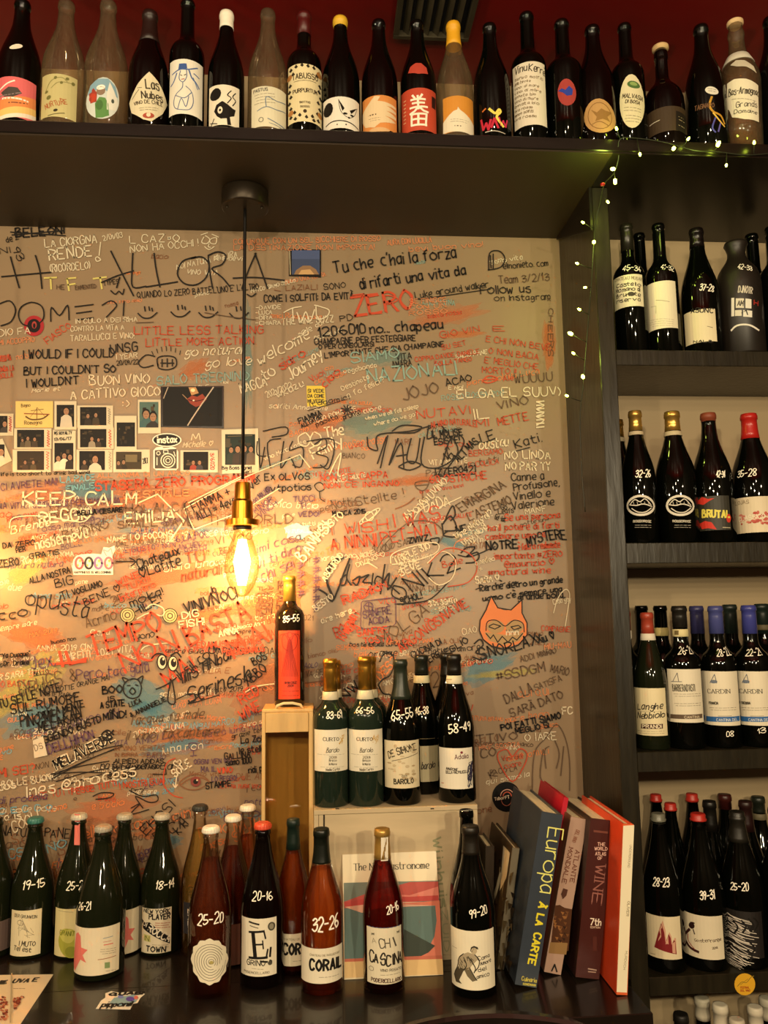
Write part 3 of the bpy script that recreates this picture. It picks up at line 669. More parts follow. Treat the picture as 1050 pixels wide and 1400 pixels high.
def lips(k, dx):
    k.ring(876+dx, 691, 18, 13, 3.2, 'cfc9b8', n=24)
    k.line([(861+dx,690),(868+dx,683),(875+dx,686),(882+dx,682),(890+dx,690)], 1.2, 'cfc9b8', True); k.line([(862+dx,690),(870+dx,691),(880+dx,689),(891+dx,692)], 1.4, 'cfc9b8', True)
    k.line([(864+dx,695),(872+dx,700),(882+dx,700),(890+dx,694)], 1.3, 'cfc9b8', True); [k.line([(866+dx+i*5,686),(867+dx+i*5,690)], .7, 'a8a294') for i in range(5)]
    k.text('ROSSOROSE', 866+dx,714, 890+dx,714, 3, 'b8b2a0', wd=.7); lines(k, 868+dx, 890+dx, (718,721), 'a8a294')
bottle('dark bottle with gold foil peeping out behind the post on the second shelf', kind='burg', glass=G_DARK, cx=848, vt=575, wpx=42, Y=Y2, vmid=660, cap=('sleeve', 'b08a3c', 598, .3, .8), bands=[(599, 605, 'cfc4a4')], **U)
bottle('dark bottle with white lips drawing and gold foil beside the post', kind='burg', glass=G_DARK, cx=873, vt=563, wpx=46, Y=Y1, vmid=660, cap=('sleeve', 'c8a050', 590, .3, .8), bands=[(591, 596, 'b8a888')], mark=('32-26', 869,652, 889,652, 10), paper=[((858,676,892,725), 'none', lambda k: lips(k, 0))], **U)
bottle('dark bottle with white lips drawing second from post, no price written', kind='burg', glass=G_DARK, cx=924, vt=564, wpx=54, Y=Y1, vmid=660, cap=('sleeve', 'c8a050', 590, .3, .8), bands=[(591, 597, 'b8a888')], paper=[((910,676,945,725), 'none', lambda k: lips(k, 54))], **U)
bottle('dark bottle with brown wax top and red splashed yellow lettering', kind='burg', glass=G_DARK, cx=974, vt=566, wpx=53, Y=Y1, vmid=660, cap=('wax', '7a3a24', 577, .5), mark=('42-34', 979,652, 991,652, 9), **U,
  paper=[((955, 678, 998, 725), '2c2a20', lambda k: [k.text('BRUTAL', 961,707, 997,707, 9, 'd8cc58', wd=2.4), k.poly([(954,684),(960,679),(968,682),(977,681),(968,686),(962,690),(955,688)], 'c23426'), k.poly([(956,716),(964,712),(973,714),(980,724),(968,722),(960,723)], 'c23426'), k.oval(996,708,3,6,'c23426'), k.line([(988,721),(998,721)], .8, 'c8c0a0')])])
bottle('dark bottle with red capsule and pink splashed cream label', kind='burg', glass=G_DARK, cx=1030, vt=567, wpx=56, Y=Y1, vmid=660, cap=('sleeve', 'a8201a', 601, .3), mark=('35-28', 1008,652, 1034,650, 9), **U,
  paper=[((1003, 679, 1060, 728), 'd0c2a4', lambda k: [k.text('CLOJAS', 1004,690, 1024,688, 5, '8a7a60', wd=.8)]+[k.oval(1012+random.uniform(0,40), 708+random.uniform(-8,8), random.uniform(1,4), random.uniform(1,3), random.choice(('b85a4c','c47a68','a84438')), n=8) for i in range(34)]+[k.text('CLASSICO', 1010,712, 1046,708, 6, 'e0d6bc', wd=1)])])
U = unit(2)
bottle('bottle with reddish capsule mostly hidden by the post on the third shelf', kind='bord', glass=G_DARK, cx=858, vt=836, wpx=40, Y=Y1+.04, vmid=930, cap=('sleeve', '7a2c1e', 862), bands=[(862, 873, 'd8d0bc')], **U)
bottle('black capped bottle behind the brick red capsule bottle', kind='bord', glass=G_DARK, cx=882, vt=828, wpx=44, Y=Y3, vmid=930, **U)
bottle('bottle with brick red capsule and large script label on third shelf', kind='burg', glass=G_OLIVE, cx=889, vt=838, wpx=44, Y=Y1, vmid=930, cap=('sleeve', '9a3c28', 866), bands=[(866, 875, 'd8d0bc')], **U,
  paper=[((868, 941, 911, 1006), 'd8cca4', lambda k: [k.text('Langhe', 872,971, 905,969, 8, '2c261c', wd=1.3, slant=.3), k.text('Nebbiolo', 872,983, 908,981, 8, '2c261c', wd=1.3, slant=.3), k.line([(874,973),(904,973)], .4, '8a8068'), k.rect(877,990,906,996.5,'3a1a14'), k.text('PRANDI', 879,995.5, 904,995.5, 4.5, 'e0d4b4', wd=1, jit=0), lines(k, 872, 908, (1000,1003), '8a8068')])])
bottle('dark bottle with paper neck band just left behind the brown striped label', kind='bord', glass=G_DARK, cx=908, vt=828, wpx=46, Y=Y2, vmid=930, bands=[(858, 869, 'c8b878')], **U)
bottle('dark bottle with white label and brown stripe on third shelf', kind='bord', glass=G_DARK, cx=934, vt=829, wpx=50, Y=Y1, vmid=930, cap=('sleeve', '1c1a16', 857, .3), bands=[(860, 870, 'd0c490', lambda k: [k.rect(923,862,928,868,'6a5a34')])], mark=('26-21', 927,895, 948,894, 9), **U,
  paper=[((914, 915, 960, 988), 'd8d0b8', lambda k: [k.line([(920,932),(926,920),(928,932)], .9, '6a6a6a'), k.line([(918,932),(932,932)], 1, '6a6a6a'), k.text('BARBERA', 920,945, 938,945, 9, '5a5648', wd=1, jit=0), k.text("D'ASTI", 939,945, 950,945, 9, '5a5648', wd=1, jit=0), lines(k, 921, 958, (949,952)), lines(k, 922, 958, (962,965)), k.rect(917,977,960,983,'5c4c3c'), k.text('CANTINA', 936,982, 956,982, 3, 'c8bca0', wd=.6, jit=0)])])
def cardin(k, dx, vi):
    k.line([(971+dx,934),(977+dx,922),(980+dx,934)], .9, '5a6470'); blobs(k, [(976+dx,932,5,2.4)], '6a7480'); k.text('CARDIN', 968+dx,948, 998+dx,948, 5.5, '3a382e', wd=.9, jit=0, serif=True, nib=.4)
    k.text(vi, 970+dx,963, 982+dx,963, 3, '4a463a', wd=.9, jit=.2); lines(k, 970+dx, 1006+dx, (968,971)); k.line([(982+dx,979),(1000+dx,979)], .6, '6a6454')
    k.rect(966+dx,980,1011+dx,987,'2c5f9a'); k.text('CANTINA DEL', 980+dx,986, 1008+dx,986, 3.4, 'c4ccd0', wd=.6, jit=0)
bottle('dark bottle with blue capsule behind and left of the two blue striped labels', kind='bord', glass=G_DARK, cx=958, vt=829, wpx=46, Y=Y2, vmid=930, cap=('sleeve', '34345e', 866), **U)
bottle('left bottle of the two with blue capsules and blue striped white labels', kind='bord', glass=G_DARK, cx=984, vt=829, wpx=48, Y=Y1, vmid=930, cap=('sleeve', '41477e', 866, .3), mark=[('28-22', 980,897, 1000,896, 9), ('08', 993,1007, 1003,1007, 7)], paper=[((962, 918, 1010, 992), 'd8cfb6', lambda k: cardin(k, 0, 'FRANCIA'))], **U)
bottle('dark capped bottle behind and between the two blue striped labels', kind='bord', glass=G_DARK, cx=1004, vt=827, wpx=46, Y=Y2, vmid=930, cap=('sleeve', '1c2420', 866), **U)
bottle('right bottle of the two with blue capsules and blue striped white labels', kind='bord', glass=G_DARK, cx=1030, vt=828, wpx=48, Y=Y1, vmid=930, cap=('sleeve', '3a3f86', 866, .3), mark=[('22-21', 1019,897, 1042,896, 9), ('13', 1036,1003, 1047,1002, 7)], paper=[((1008, 918, 1054, 992), 'd8cfb6', lambda k: cardin(k, 44, 'TREBBIA'))], **U)
bottle('dark bottle at the right edge behind the blue striped labels', kind='bord', glass=G_DARK, cx=1048, vt=826, wpx=46, Y=Y2, vmid=930, cap=('sleeve', '14201c', 866), bands=[(854, 861, '5a5238')], **U)
U = unit(3); RC = 'a82a20'
bottle('red capped dark bottle at the far left back of the fourth shelf', kind='champ', glass=G_DARK, cx=902, vt=1086, wpx=44, Y=Y3, vmid=1190, cap=('wax', RC, 1095), **U)
bottle('red capped dark bottle at the back behind the chilli label bottle', kind='champ', glass=G_DARK, cx=952, vt=1085, wpx=46, Y=Y3, vmid=1190, cap=('wax', RC, 1095), **U)
bottle('dark red capped bottle at the back centre right of the fourth shelf', kind='burg', glass=G_DARK, cx=997, vt=1086, wpx=46, Y=Y3, vmid=1190, cap=('sleeve', '3a1410', 1105), **U)
bottle('dark bottle with pale neck band at the back right edge of the fourth shelf', kind='burg', glass=G_DARK, cx=1043, vt=1089, wpx=46, Y=Y3, vmid=1190, cap=('sleeve', '1c2018', 1110), bands=[(1111, 1119, '6a624a')], **U)
bottle('red capped bottle between the red peaks and chilli labelled bottles', kind='champ', glass=G_DARK, cx=922, vt=1098, wpx=46, Y=Y2, vmid=1200, cap=('wax', RC, 1107), **U)
bottle('black capped bottle between the chilli label and the scribbled label', kind='burg', glass=G_DARK, cx=976, vt=1095, wpx=46, Y=Y2, vmid=1200, cap=('sleeve', '14120e', 1135), **U)
bottle('dark wine red capped bottle behind the scribbled label bottle', kind='burg', glass=G_DARK, cx=1026, vt=1095, wpx=46, Y=Y2, vmid=1200, cap=('sleeve', '261210', 1135), **U)
bottle('bottle with cream label of dark red mountain peaks', kind='champ', glass=G_DARK, cx=905, vt=1112, wpx=54, Y=Y1, vmid=1210, cap=('wax', '6a6a5c', 1124, .35), mark=('28-23', 893,1211, 915,1213, 12), **U,
  paper=[((885, 1253, 931, 1311), 'd8cba8', lambda k: [k.poly([(895,1296),(902,1270),(906,1258),(910,1272),(911,1287),(915,1274),(918,1281),(919,1290),(922,1283),(924,1284),(925,1306)], 'c99a80'), k.poly([(895,1296),(901,1272),(904,1262),(908,1274),(910,1288),(914,1277),(917,1283),(918,1292),(921,1286),(923,1288),(925,1306)], '7a1f22'), k.line([(890,1306),(896,1306)], .8, '8a7a60')])])
bottle('bottle with cream label of a dark curved chilli drawing and red cap', kind='champ', glass=G_DARK, cx=960, vt=1112, wpx=58, Y=Y1, vmid=1210, cap=('wax', RC, 1121, .4), mark=('39-31', 957,1230, 977,1230, 12), **U,
  paper=[((932, 1252, 989, 1311), 'd6ccb0', lambda k: [k.line([(943,1273),(938,1281),(938,1290),(944,1298),(955,1302)], 3.6, '3a1a18', True), k.line([(941,1280),(942,1290),(950,1299)], 1.2, '9a4a40', True), blobs(k, [(946,1267,4,4.5),(947,1263,3.4,1.2)], '2a1614'), k.line([(948,1272),(950,1278)], 1.4, '2a1614'), k.text('contenrange', 950,1288, 986,1288, 4, '5a4a3a', wd=.7, jit=.7), k.text('2018', 974,1298, 981,1298, 2.6, '5a4a3a', wd=.6)])])
def scrib(k):
    for i in range(46):
        v = 1250+i*1.5; u = random.uniform(992, 1006); k.line([(u, v), (u+random.uniform(16, 34), v+random.uniform(8, 14))], .8, 'cfc8ba')
    for i in range(7): u = random.uniform(995, 1035); v = random.uniform(1252, 1300); k.line([(u, v), (u+6, v+8), (u+2, v+16)], 2.4, K, True)
bottle('bottle with black label covered in white scribbled lines', kind='champ', glass=G_DARK, cx=1014, vt=1109, wpx=58, Y=Y1, vmid=1210, cap=('sleeve', '1c1a14', 1149), mark=('25-20', 999,1217, 1023,1218, 10), paper=[((990, 1246, 1043, 1309), '1a1512', scrib)], **U)
bottle('dark bottle at the right edge of the fourth shelf front row', kind='burg', glass=G_DARK, cx=1068, vt=1104, wpx=56, Y=Y1, vmid=1210, **U)
U = unit(4); 
for lb, cx, vt, Y, c, vb_ in (('dark capped bottle at the left of the lowest visible shelf', 934, 1386, Y1, '15130f', 1430), ('tall white capsule bottle second from the left on the lowest shelf', 963, 1364, Y2, 'bdb5a0', 1392), ('cream capsule bottle below the red peaks, third on the lowest shelf', 988, 1373, Y1+.03, 'cfc6b0', 1410), ('pale capsule bottle cut by the frame, lowest one in view', 1011, 1393, Y1, 'c4bba4', 1430), ('cream capsule bottle near the right on the lowest shelf', 1036, 1376, Y1+.03, 'cfc6b0', 1410), ('pale capsule bottle at the right edge of the lowest shelf', 1052, 1364, Y2, 'bdb5a0', 1392)):
    bottle(lb, kind='burg', glass=G_DARK, cx=cx, vt=vt, wpx=52, Y=Y, vmid=vt+60, cap=('sleeve', c, vb_, .5), **U)
# --- counter, back row first
C = dict(z=CTR, group='bottles standing on the counter')
bottle('olive bottle cut off by the left edge of the picture on the counter', kind='champ', glass=G_OLIVE, cx=-10, vt=1118, vb=1312, wpx=56, vmid=1220, paper=[((-36, 1262, 12, 1303), '5a4a44', None)], **C)
def face(k):
    k.ring(28, 1263, 4, 3.5, .6, '6a6454'); [k.line([(22+random.uniform(0,26), 1256+random.uniform(0,28)), (22+random.uniform(0,26), 1256+random.uniform(0,28))], .5, '8a826c') for _ in range(14)]
    k.text('DER GRUNWEIN', 20,1256, 50,1255, 4, '5a5444', wd=.7); k.text('I MUTO', 26,1294, 48,1293, 6, '3a352a', wd=1); k.text('Tel est', 19,1301, 42,1301, 6, '3a352a', wd=1)
bottle('olive bottle with teal crown cap and sketched white label', kind='champ', glass=G_OLIVE, cx=45, vt=1117, vb=1311, wpx=56, vmid=1220, cap=('crown', '2f6a62'), mark=('19-15', 31,1217, 61,1212, 11), paper=[((15, 1244, 56, 1306), 'd0c4a0', face)], **C)
bottle('olive bottle with silver cap under a pink strip and yellow green label', kind='champ', glass=G_OLIVE, cx=105, vt=1112, vb=1311, wpx=55, vmid=1220, cap=('crown', 'b8b2a0'), mark=('25-20', 91,1218, 117,1215, 11), **C,
  paper=[((75, 1242, 130, 1307), 'c9be8c', lambda k: [k.oval(95,1290,15,20,'9a9a3c'), k.oval(92,1280,10,10,'b4b058'), k.text('GRANITO', 82,1280, 106,1279, 6, '6a7024', wd=1), k.line([(80,1248),(100,1247)], .6, '8a8468'), k.oval(98,1302,9,8,'80842c')]), ([(102,1113),(109,1113),(109,1155),(102,1155)], 'c8685c', None)])
star = lambda k, dx, dy, s: k.poly([(dx+s*a, dy+s*b) for a, b in ((0,-24),(3,-28),(6,-24),(7,-9),(16,-8),(9,1),(14,10),(6,8),(1,20),(-2,28),(-4,24),(-3,6))], 'cf6e64')
bottle('olive bottle behind the front one, with the right half of pink star label', kind='champ', glass=G_OLIVE, cx=168, vt=1112, vb=1308, wpx=50, vmid=1220, cap=('crown', 'a8a290'), paper=[((164, 1245, 191, 1305), 'd2c6a6', lambda k: star(k, 170, 1278, .9))], **C)
bottle('front olive bottle with pink star at left edge of wide cream label', kind='champ', glass=G_OLIVE, cx=138, vt=1128, vb=1340, wpx=65, vmid=1250, cap=('crown', '9a9484'), mark=('26-21', 107,1250, 124,1244, 10), **C,
  paper=[((100, 1268, 163, 1333), 'd6caac', lambda k: [star(k, 104, 1308, 1.0), k.line([(141,1283),(154,1281)], .9, '7a8a94'), k.line([(141,1288),(152,1287)], .7, 'b86a60'), k.line([(142,1292),(154,1291)], 1.2, 'c8584c'), lines(k, 137, 158, (1298,1301,1304)), k.line([(134,1312),(158,1309)], 1, '9a6a4c'), k.rect(143,1316,150,1324,'7a9060'), lines(k, 144, 158, (1328,))])])
def rocca(k):
    k.text('NEW YORK', 197,1250, 232,1248, 5, K, wd=1.2); k.text('PLAYER', 204,1258, 232,1256, 7, K, wd=1.6, jit=.1); lines(k, 212, 232, (1262,1265,1268), 'a86a58', 1)
    k.poly([(194,1260),(199,1264),(205,1262),(232,1282),(232,1291),(204,1277),(196,1273)], K); k.text('ROCCA', 202,1273, 230,1288, 9, 'ded6c0', wd=1.7, jit=.05); k.text('DI', 196,1268, 200,1270, 6, 'ded6c0', wd=1)
    k.rect(197,1280,206,1289,'b8b470'); k.text('IN', 198,1288, 204,1288, 6, '5a5a24', wd=1); lines(k, 208, 230, (1292,1295), 'a8a088', 1); k.text('TOWN', 200,1302, 226,1301, 7, K, wd=1.7, jit=.05)
bottle('olive bottle with black and white bold lettered poster style label', kind='champ', glass=G_OLIVE, cx=220, vt=1112, vb=1307, wpx=54, vmid=1220, cap=('crown', 'b4ae9c'), mark=('18-14', 213,1216, 238,1214, 11), paper=[((194, 1242, 234, 1303), 'd2c8ac', rocca)], **C)
bottle('clear bottle of pale yellow wine with dark crown cap', kind='champ', glass=G_ROSE, cx=272, vt=1100, vb=1310, wpx=48, vmid=1220, cap=('crown', '2a2c28'), liq='d0b060', fill=1135, mark=('21', 269,1205, 277,1204, 10), paper=[((251, 1235, 262, 1278), '1c1c22', lambda k: [k.text('ZAZA', 257,1244, 257,1275, 7, 'c8c0b0', wd=1)])], **C)
bottle('clear bottle of orange wine with white cap, rearmost beside the tall box', kind='champ', glass=G_ROSE, cx=338, vt=1100, vb=1306, wpx=46, vmid=1220, cap=('crown', 'dcd6c4'), liq='b45824', fill=1142, **C)
bottle('clear bottle of dark rose wine with white cap behind the round label', kind='champ', glass=G_ROSE, cx=318, vt=1114, vb=1322, wpx=52, vmid=1220, cap=('crown', 'dcd6c4'), liq='8a3a24', fill=1158, paper=[((304, 1264, 330, 1320), '6a4436', None)], **C)
def rings(k):
    for i in range(7): k.ring(287+i*.3, 1316-i*.2, 21-i*2.9, 25-i*3.6, .7, '5a5444', a0=.3*i, a1=5.6+.3*i)
    k.oval(289,1316,3,2.5,'a89a58')
bottle('rose bottle with white crown cap and scalloped round label of rings', kind='champ', glass=G_ROSE, cx=287, vt=1129, vb=1366, wpx=58, vmid=1250, cap=('crown', 'e0dac8'), liq='a04c28', fill=1174, mark=('25-20', 270,1266, 304,1262, 14), **C,
  paper=[([(286.5+(24.5+1.2*cos(12*t))*cos(t), 1316.5+(29.5+1.2*cos(12*t))*sin(t)-(3 if sin(t) < 0 else 0)) for t in [2*pi*i/48 for i in range(48)]], 'dcd4ba', rings)])
def grino(k):
    for p, wd in (([(341,1276),(361,1273)], 3), ([(346,1276),(349,1309)], 5.5), ([(341,1311),(365,1309)], 3.4), ([(348,1292),(359,1291)], 2.4), ([(361,1274),(363,1283)], 2.2), ([(364,1309),(366,1298)], 2.4), ([(359,1286),(360,1297)], 1.8)): k.line(p, wd, K)
    k.text('!', 369,1312, 370,1294, 14, K, wd=2.6); k.line([(370,1296),(369,1308)], 3, K); k.oval(370,1315,2,2,K)
    k.text('GRINO', 338,1321, 362,1320, 7, '2a261e', wd=1.2, jit=.2); k.line([(341,1262),(354,1264)], 2.4, '2a261e'); k.line([(342,1267),(353,1269)], 1, '2a261e'); k.oval(371,1267,5,6,'4a463a'); k.oval(371,1267,3,4,'8a8470'); k.oval(369,1317,3,3,'4a463a')
    lines(k, 344, 360, (1325,)); k.text('PODERICELLARIO', 334,1333, 368,1331, 3, '5a5444', wd=.5, jit=0)
bottle('dark red bottle with orange cap and large black E on white label', kind='champ', glass=G_BROWN, cx=359, vt=1124, vb=1352, wpx=60, vmid=1250, cap=('crown', 'c8482c'), mark=('20-16', 345,1232, 372,1230, 12), paper=[((330, 1256, 378, 1335), 'dad2ba', grino)], **C)
def corail(k, dx, dy, n=6):
    k.text('CORAIL'[:n], 424+dx,1327+dy, (466 if n == 6 else 455)+dx,1326+dy, 14, K, wd=3.3, jit=.08, gap=2.1); k.text('CHATEAU DE ROQUEFORT', 424+dx,1308+dy, 464+dx,1307+dy, 2.6, '8a8068', wd=.5, jit=0); lines(k, 436+dx, 464+dx, (1336+dy,))
bottle('orange wine bottle with dark green capsule half hidden beside the tall box', kind='burg', glass=G_ROSE, cx=401, vt=1120, vb=1336, wpx=46, vmid=1240, cap=('sleeve', '14231c', 1160, .35), liq='c8601c', fill=1165, paper=[((378, 1277, 424, 1321), 'dad0b4', lambda k: corail(k, -36, -22, 5))], **C)
bottle('front orange wine bottle with black capsule and bold black lettered label', kind='burg', glass=G_ROSE, cx=440, vt=1133, vb=1362, wpx=57, vmid=1250, cap=('sleeve', '10150f', 1178, .3), liq='d0681e', fill=1186, mark=('32-26', 427,1274, 462,1270, 18), paper=[((412, 1297, 468, 1345), 'dcd4bc', lambda k: corail(k, 0, 0))], **C)
def casc(k):
    [k.line([(504+i*5,1268.6),(506.5+i*5,1268.6)], .9, '4a5a8a') for i in range(9)]
    k.text('CH', 519,1296, 534,1294, 13, '4a4438', wd=1.4, jit=.5); k.text('I', 541,1294, 543,1293, 12, '4a4438', wd=2.4); k.text('CASCINA', 505,1318, 549,1319, 13, '2a261e', wd=2.2, jit=.8)
    k.text('*', 507,1282, 513,1281, 8, '5a5444', wd=.7); k.text('*', 540,1281, 546,1281, 8, '5a5444', wd=.7); k.text('A', 509,1291, 514,1290, 6, '7a7460', wd=.6); k.ring(508,1326,3,3,.6,'5a5444')
    k.text('VINO ROSATO', 520,1328, 548,1329, 3.4, '4a4438', wd=.6, jit=0); lines(k, 520, 546, (1333,)); k.text('PODERICELLARIO', 508,1343, 548,1344, 5, '4a2c24', wd=1, jit=.05)
bottle('red wine bottle with gold and white striped capsule before the magazine', kind='burg', glass=G_ROSE, cx=524, vt=1133, vb=1361, wpx=56, vmid=1250, cap=('sleeve', 'b08a44', 1172, .3, .5), liq='8c1208', fill=1178, mark=('20-16', 529,1250, 545,1246, 11), **C,
  paper=[((502, 1269, 549, 1346), 'd6cdb2', casc), ([(521,1139),(530,1139),(530,1177),(521,1177)], 'd8d0bc', lambda k: [k.text('PODERICELLARIO', 525,1143, 525,1173, 3, '5a4a3a', wd=.6, jit=0)])])
bottle('dark bottle just behind the front bottle with the man drawing label', kind='burg', glass=G_DARK, cx=641, vt=1107, vb=1348, wpx=52, vmid=1240, **C)
def man(k):
    D = '2c281e'
    k.poly([(634,1305),(640,1302),(649,1305),(654,1311),(649,1316),(645,1320),(641,1326),(628,1327),(626,1316)], 'a0947a'); k.poly([(627,1324),(635,1326),(631,1336),(628,1343),(632,1347),(624,1347),(621,1338)], '4a4232'); k.poly([(634,1325),(642,1323),(647,1332),(652,1340),(646,1342),(639,1335)], '6a604a')
    k.oval(648,1300,4,4.6,'b0a284'); k.poly([(643,1300),(644,1295),(648,1293),(653,1295),(654,1298),(648,1297),(645,1302)], D)
    for p in ([(634,1305),(628,1312),(626,1324),(622,1336),(624,1346)], [(649,1305),(655,1313),(654,1322),(649,1328)], [(640,1308),(646,1316),(650,1324),(648,1330)], [(634,1310),(638,1320),(634,1328)], [(642,1323),(648,1334),(652,1340)]): k.line(p, 1.4, D, True)
    [k.line([(u, v), (u+random.uniform(1, 4), v+random.uniform(2, 5))], .8, D) for u, v in [(random.uniform(628,646), random.uniform(1308,1322)) for _ in range(14)]]
    for t, u, v, e in (('Cama', 653,1313, 669), ('Amore', 657,1320, 671), ('del', 654,1329, 665), ('amico', 652,1338, 669)): k.text(t, u,v, e,v-2, 5, D, wd=.9, jit=.5)
    k.line([(619,1300),(625,1300)], .6, '8a8068')
bottle('front black bottle with white label of a sketched bending man', kind='burg', glass=G_DARK, cx=646, vt=1129, vb=1366, wpx=61, vmid=1250, cap=('sleeve', '1a160f', 1166, .4), mark=('99-20', 643,1256, 666,1251, 11), paper=[((617, 1273, 676, 1354), 'e0d8be', man)], **C)
# ------------------------------------------------------------------ wooden boxes
M_PINE = mat('pale_pine', 'c8a468', .55, noise=.14, nscale=9, stretch=(6, 6, .8), bump=.1)
M_CRATE = mat('whitewashed_crate_wood', 'b8a684', .6, noise=.12, nscale=7, stretch=(1, 6, 5), bump=.1)
CRY = 1.607; cA, cB = at_y(429, 1104, CRY), at_y(653, 1104, CRY); CRZ = (cA.z+cB.z)/2; x0, x1 = cA.x, cB.x
cr = thing('wine_crate', ((x0+x1)/2, 1.70, CTR), 'pale whitewashed wooden wine crate carrying six dark bottles, magazine leaning on it', 'crate')
box('side_board', (x0, CRY+.002, CTR), (x0+.009, 1.785, CRZ-.009), M_CRATE, cr); box('side_board', (x1-.009, CRY+.002, CTR), (x1, 1.785, CRZ-.009), M_CRATE, cr)
box('top_board', (x0, CRY, CRZ-.009), (x1, 1.787, CRZ), M_CRATE, cr); box('bottom_board', (x0+.009, CRY+.004, CTR), (x1-.009, 1.785, CTR+.009), M_CRATE, cr)
box('back_board', (x0+.009, 1.776, CTR+.009), (x1-.009, 1.785, CRZ-.009), M_CRATE, cr)
fp = box('front_panel', (x0+.0095, CRY+.003, CTR+.0095), (x1-.0095, CRY+.012, CRZ-.0095), M_CRATE, cr)
k = Ink(Plane((x0, CRY+.003, CTR), (1, 0, 0), (0, 0, 1), (0, -1, 0)), .0004)
k.text('Wijnhuis', 592,1146, 601,1240, 11, '8a8a68', wd=2.6, jit=.05); k.text('ZUID', 604,1245, 607,1300, 8, '9a9878', wd=1.4, jit=0); k.line([(443,1110),(443,1150)], 2.2, '231a12'); k.line([(445,1109),(560,1108)], .5, '8a7650')
k.build('stamped_print', fp)
k = Ink(Plane((x0, CRY, CTR), (1, 0, 0), (0, 0, 1), (0, -1, 0)), .0004)
for u in (461, 591): k.line([(u-2,1105.6),(u+2,1105.6)], 1.6, '2a2016')
k.build('staple', cr)
CRS = dict(z=CRZ, group='bottles standing on the wooden crate')
def curto(k, dx):
    k.text('CURTO', 442+dx,1013, 463+dx,1013, 4.6, '2f2a20', wd=.9, jit=0, serif=True, nib=.5); [k.line([(465+dx+random.uniform(-4,7),1004+random.uniform(0,14)),(465+dx+random.uniform(-4,7),1004+random.uniform(0,14))], .7, 'c09a4c') for _ in range(9)]
    k.text('Barolo', 446+dx,1029, 463+dx,1028, 6, '5a5444', wd=.8, slant=.3); lines(k, 434+dx, 472+dx, (1032,), '8a8470', .4); [k.text(t, 450+dx,v, 460+dx,v, 3, '5a5444', wd=.6) for t, v in (('2013', 1037), ('Bricco', 1041), ('la Morra', 1046))]; lines(k, 438+dx, 470+dx, (1049,), '8a8470', .4); k.text('Nadia Curto', 446+dx,1054, 464+dx,1053, 3.2, '5a5444', wd=.6)
GOLD = 'b98a34'
for nm, cx, vt, Y in (('gold capped green bottle hidden behind the left Curto like label', 457, 903, 1.742), ('gold capped green bottle hidden behind the second green bottle from left', 506, 898, 1.742)):
    bottle(nm.replace('the left Curto like label', 'the leftmost green bottle on the crate'), kind='bord', glass=G_GREEN, cx=cx, vt=vt, wpx=47, Y=Y, vmid=1000, cap=('sleeve', GOLD, 942, .28, .85), bands=[(942, 953, 'cfc6a8')], **CRS)
bottle('leftmost grey green bottle on the crate with gold capsule and white label', kind='bord', glass=G_GREEN, cx=452, vt=901, wpx=48, Y=1.652, vmid=1010, cap=('sleeve', GOLD, 944, .28, .85), bands=[(945, 956, 'cfc6a8', lambda k: [k.line([(447,951),(457,951)], 1, '8a8468')])], mark=('83-69', 446,983, 468,982, 10), paper=[((430, 998, 475, 1055), 'dbd4be', lambda k: curto(k, 0))], **CRS)
bottle('second grey green bottle on the crate with gold capsule and same white label', kind='bord', glass=G_GREEN, cx=500, vt=898, wpx=48, Y=1.652, vmid=1010, cap=('sleeve', GOLD, 942, .28, .85), bands=[(943, 955, 'cfc6a8', lambda k: [k.line([(494,949),(504,949)], 1, '8a8468')])], mark=('66-56', 486,975, 511,976, 9), paper=[((477, 998, 523, 1055), 'dbd4be', lambda k: curto(k, 46))], **CRS)
bottle('dark bottle on the crate behind the Barolo lettered label, paper neck band', kind='burg', glass=G_DARK, cx=578, vt=896, wpx=50, Y=1.742, vmid=1000, cap=('sleeve', '1a1e18', 921, .3), bands=[(923, 933, 'cfc6a0')], mark=('46-38', 567,978, 586,976, 10), paper=[((560, 1020, 600, 1069), 'b0a685', lambda k: [k.text('barolo', 576,1052, 594,1050, 9, '3a342a', wd=1.2, slant=.3), k.line([(560,1010),(594,1010)], .8, '6a6048')])], **CRS)
def simone(k):
    k.text('DE SIMONE', 532,1038, 569,1026, 9, '4a4232', wd=1.5, jit=.05, curve=2); [blobs(k, [(532+random.uniform(0,38), 1020+random.uniform(0,48), random.uniform(1,3.4), random.uniform(.8,2.4))], random.choice(('b8a888','a89674','c4b490'))) for _ in range(34)]
    k.line([(536,1041),(571,1031)], .8, '5a5240'); k.text('BAROLO', 539,1072, 565,1071, 6.4, '3a3426', wd=1.5, jit=0); k.text('2013', 549,1062, 556,1062, 2.4, '5a5240', wd=.5)
bottle('dark bottle on the crate with beige label of faded flowers and Barolo print', kind='burg', glass=G_DARK, cx=549, vt=902, wpx=50, Y=1.652, vmid=1010, cap=('sleeve', '232a20', 955, .35), mark=('65-55', 535,985, 565,981, 13), paper=[((526, 1013, 573, 1078), 'd2c6a6', simone)], **CRS)
bottle('dark bottle just behind the rightmost bottle on the crate', kind='burg', glass=G_DARK, cx=613, vt=893, wpx=46, Y=1.744, vmid=1000, cap=('sleeve', '100f0c', 925, .3), **CRS)
def adalia(k):
    k.oval(631,1029,1.8,1.8,'7a1f34'); k.text('Adalia', 622,1038, 640,1037, 6, '5a2a34', wd=.9, jit=.05); k.text('AMARONE', 610,1053, 626,1054, 3.6, '3a342c', wd=.7, jit=0); k.text('DELLA VALPOLICELLA', 610,1058, 641,1057, 3.6, '3a342c', wd=.7, jit=0)
    [k.line([(639+random.uniform(0,7),1040+random.uniform(0,38)) for _ in range(3)], .9, '2a2a44', True) for _ in range(16)]; k.line([(604,1072),(607,1072)], .8, 'a84a3a')
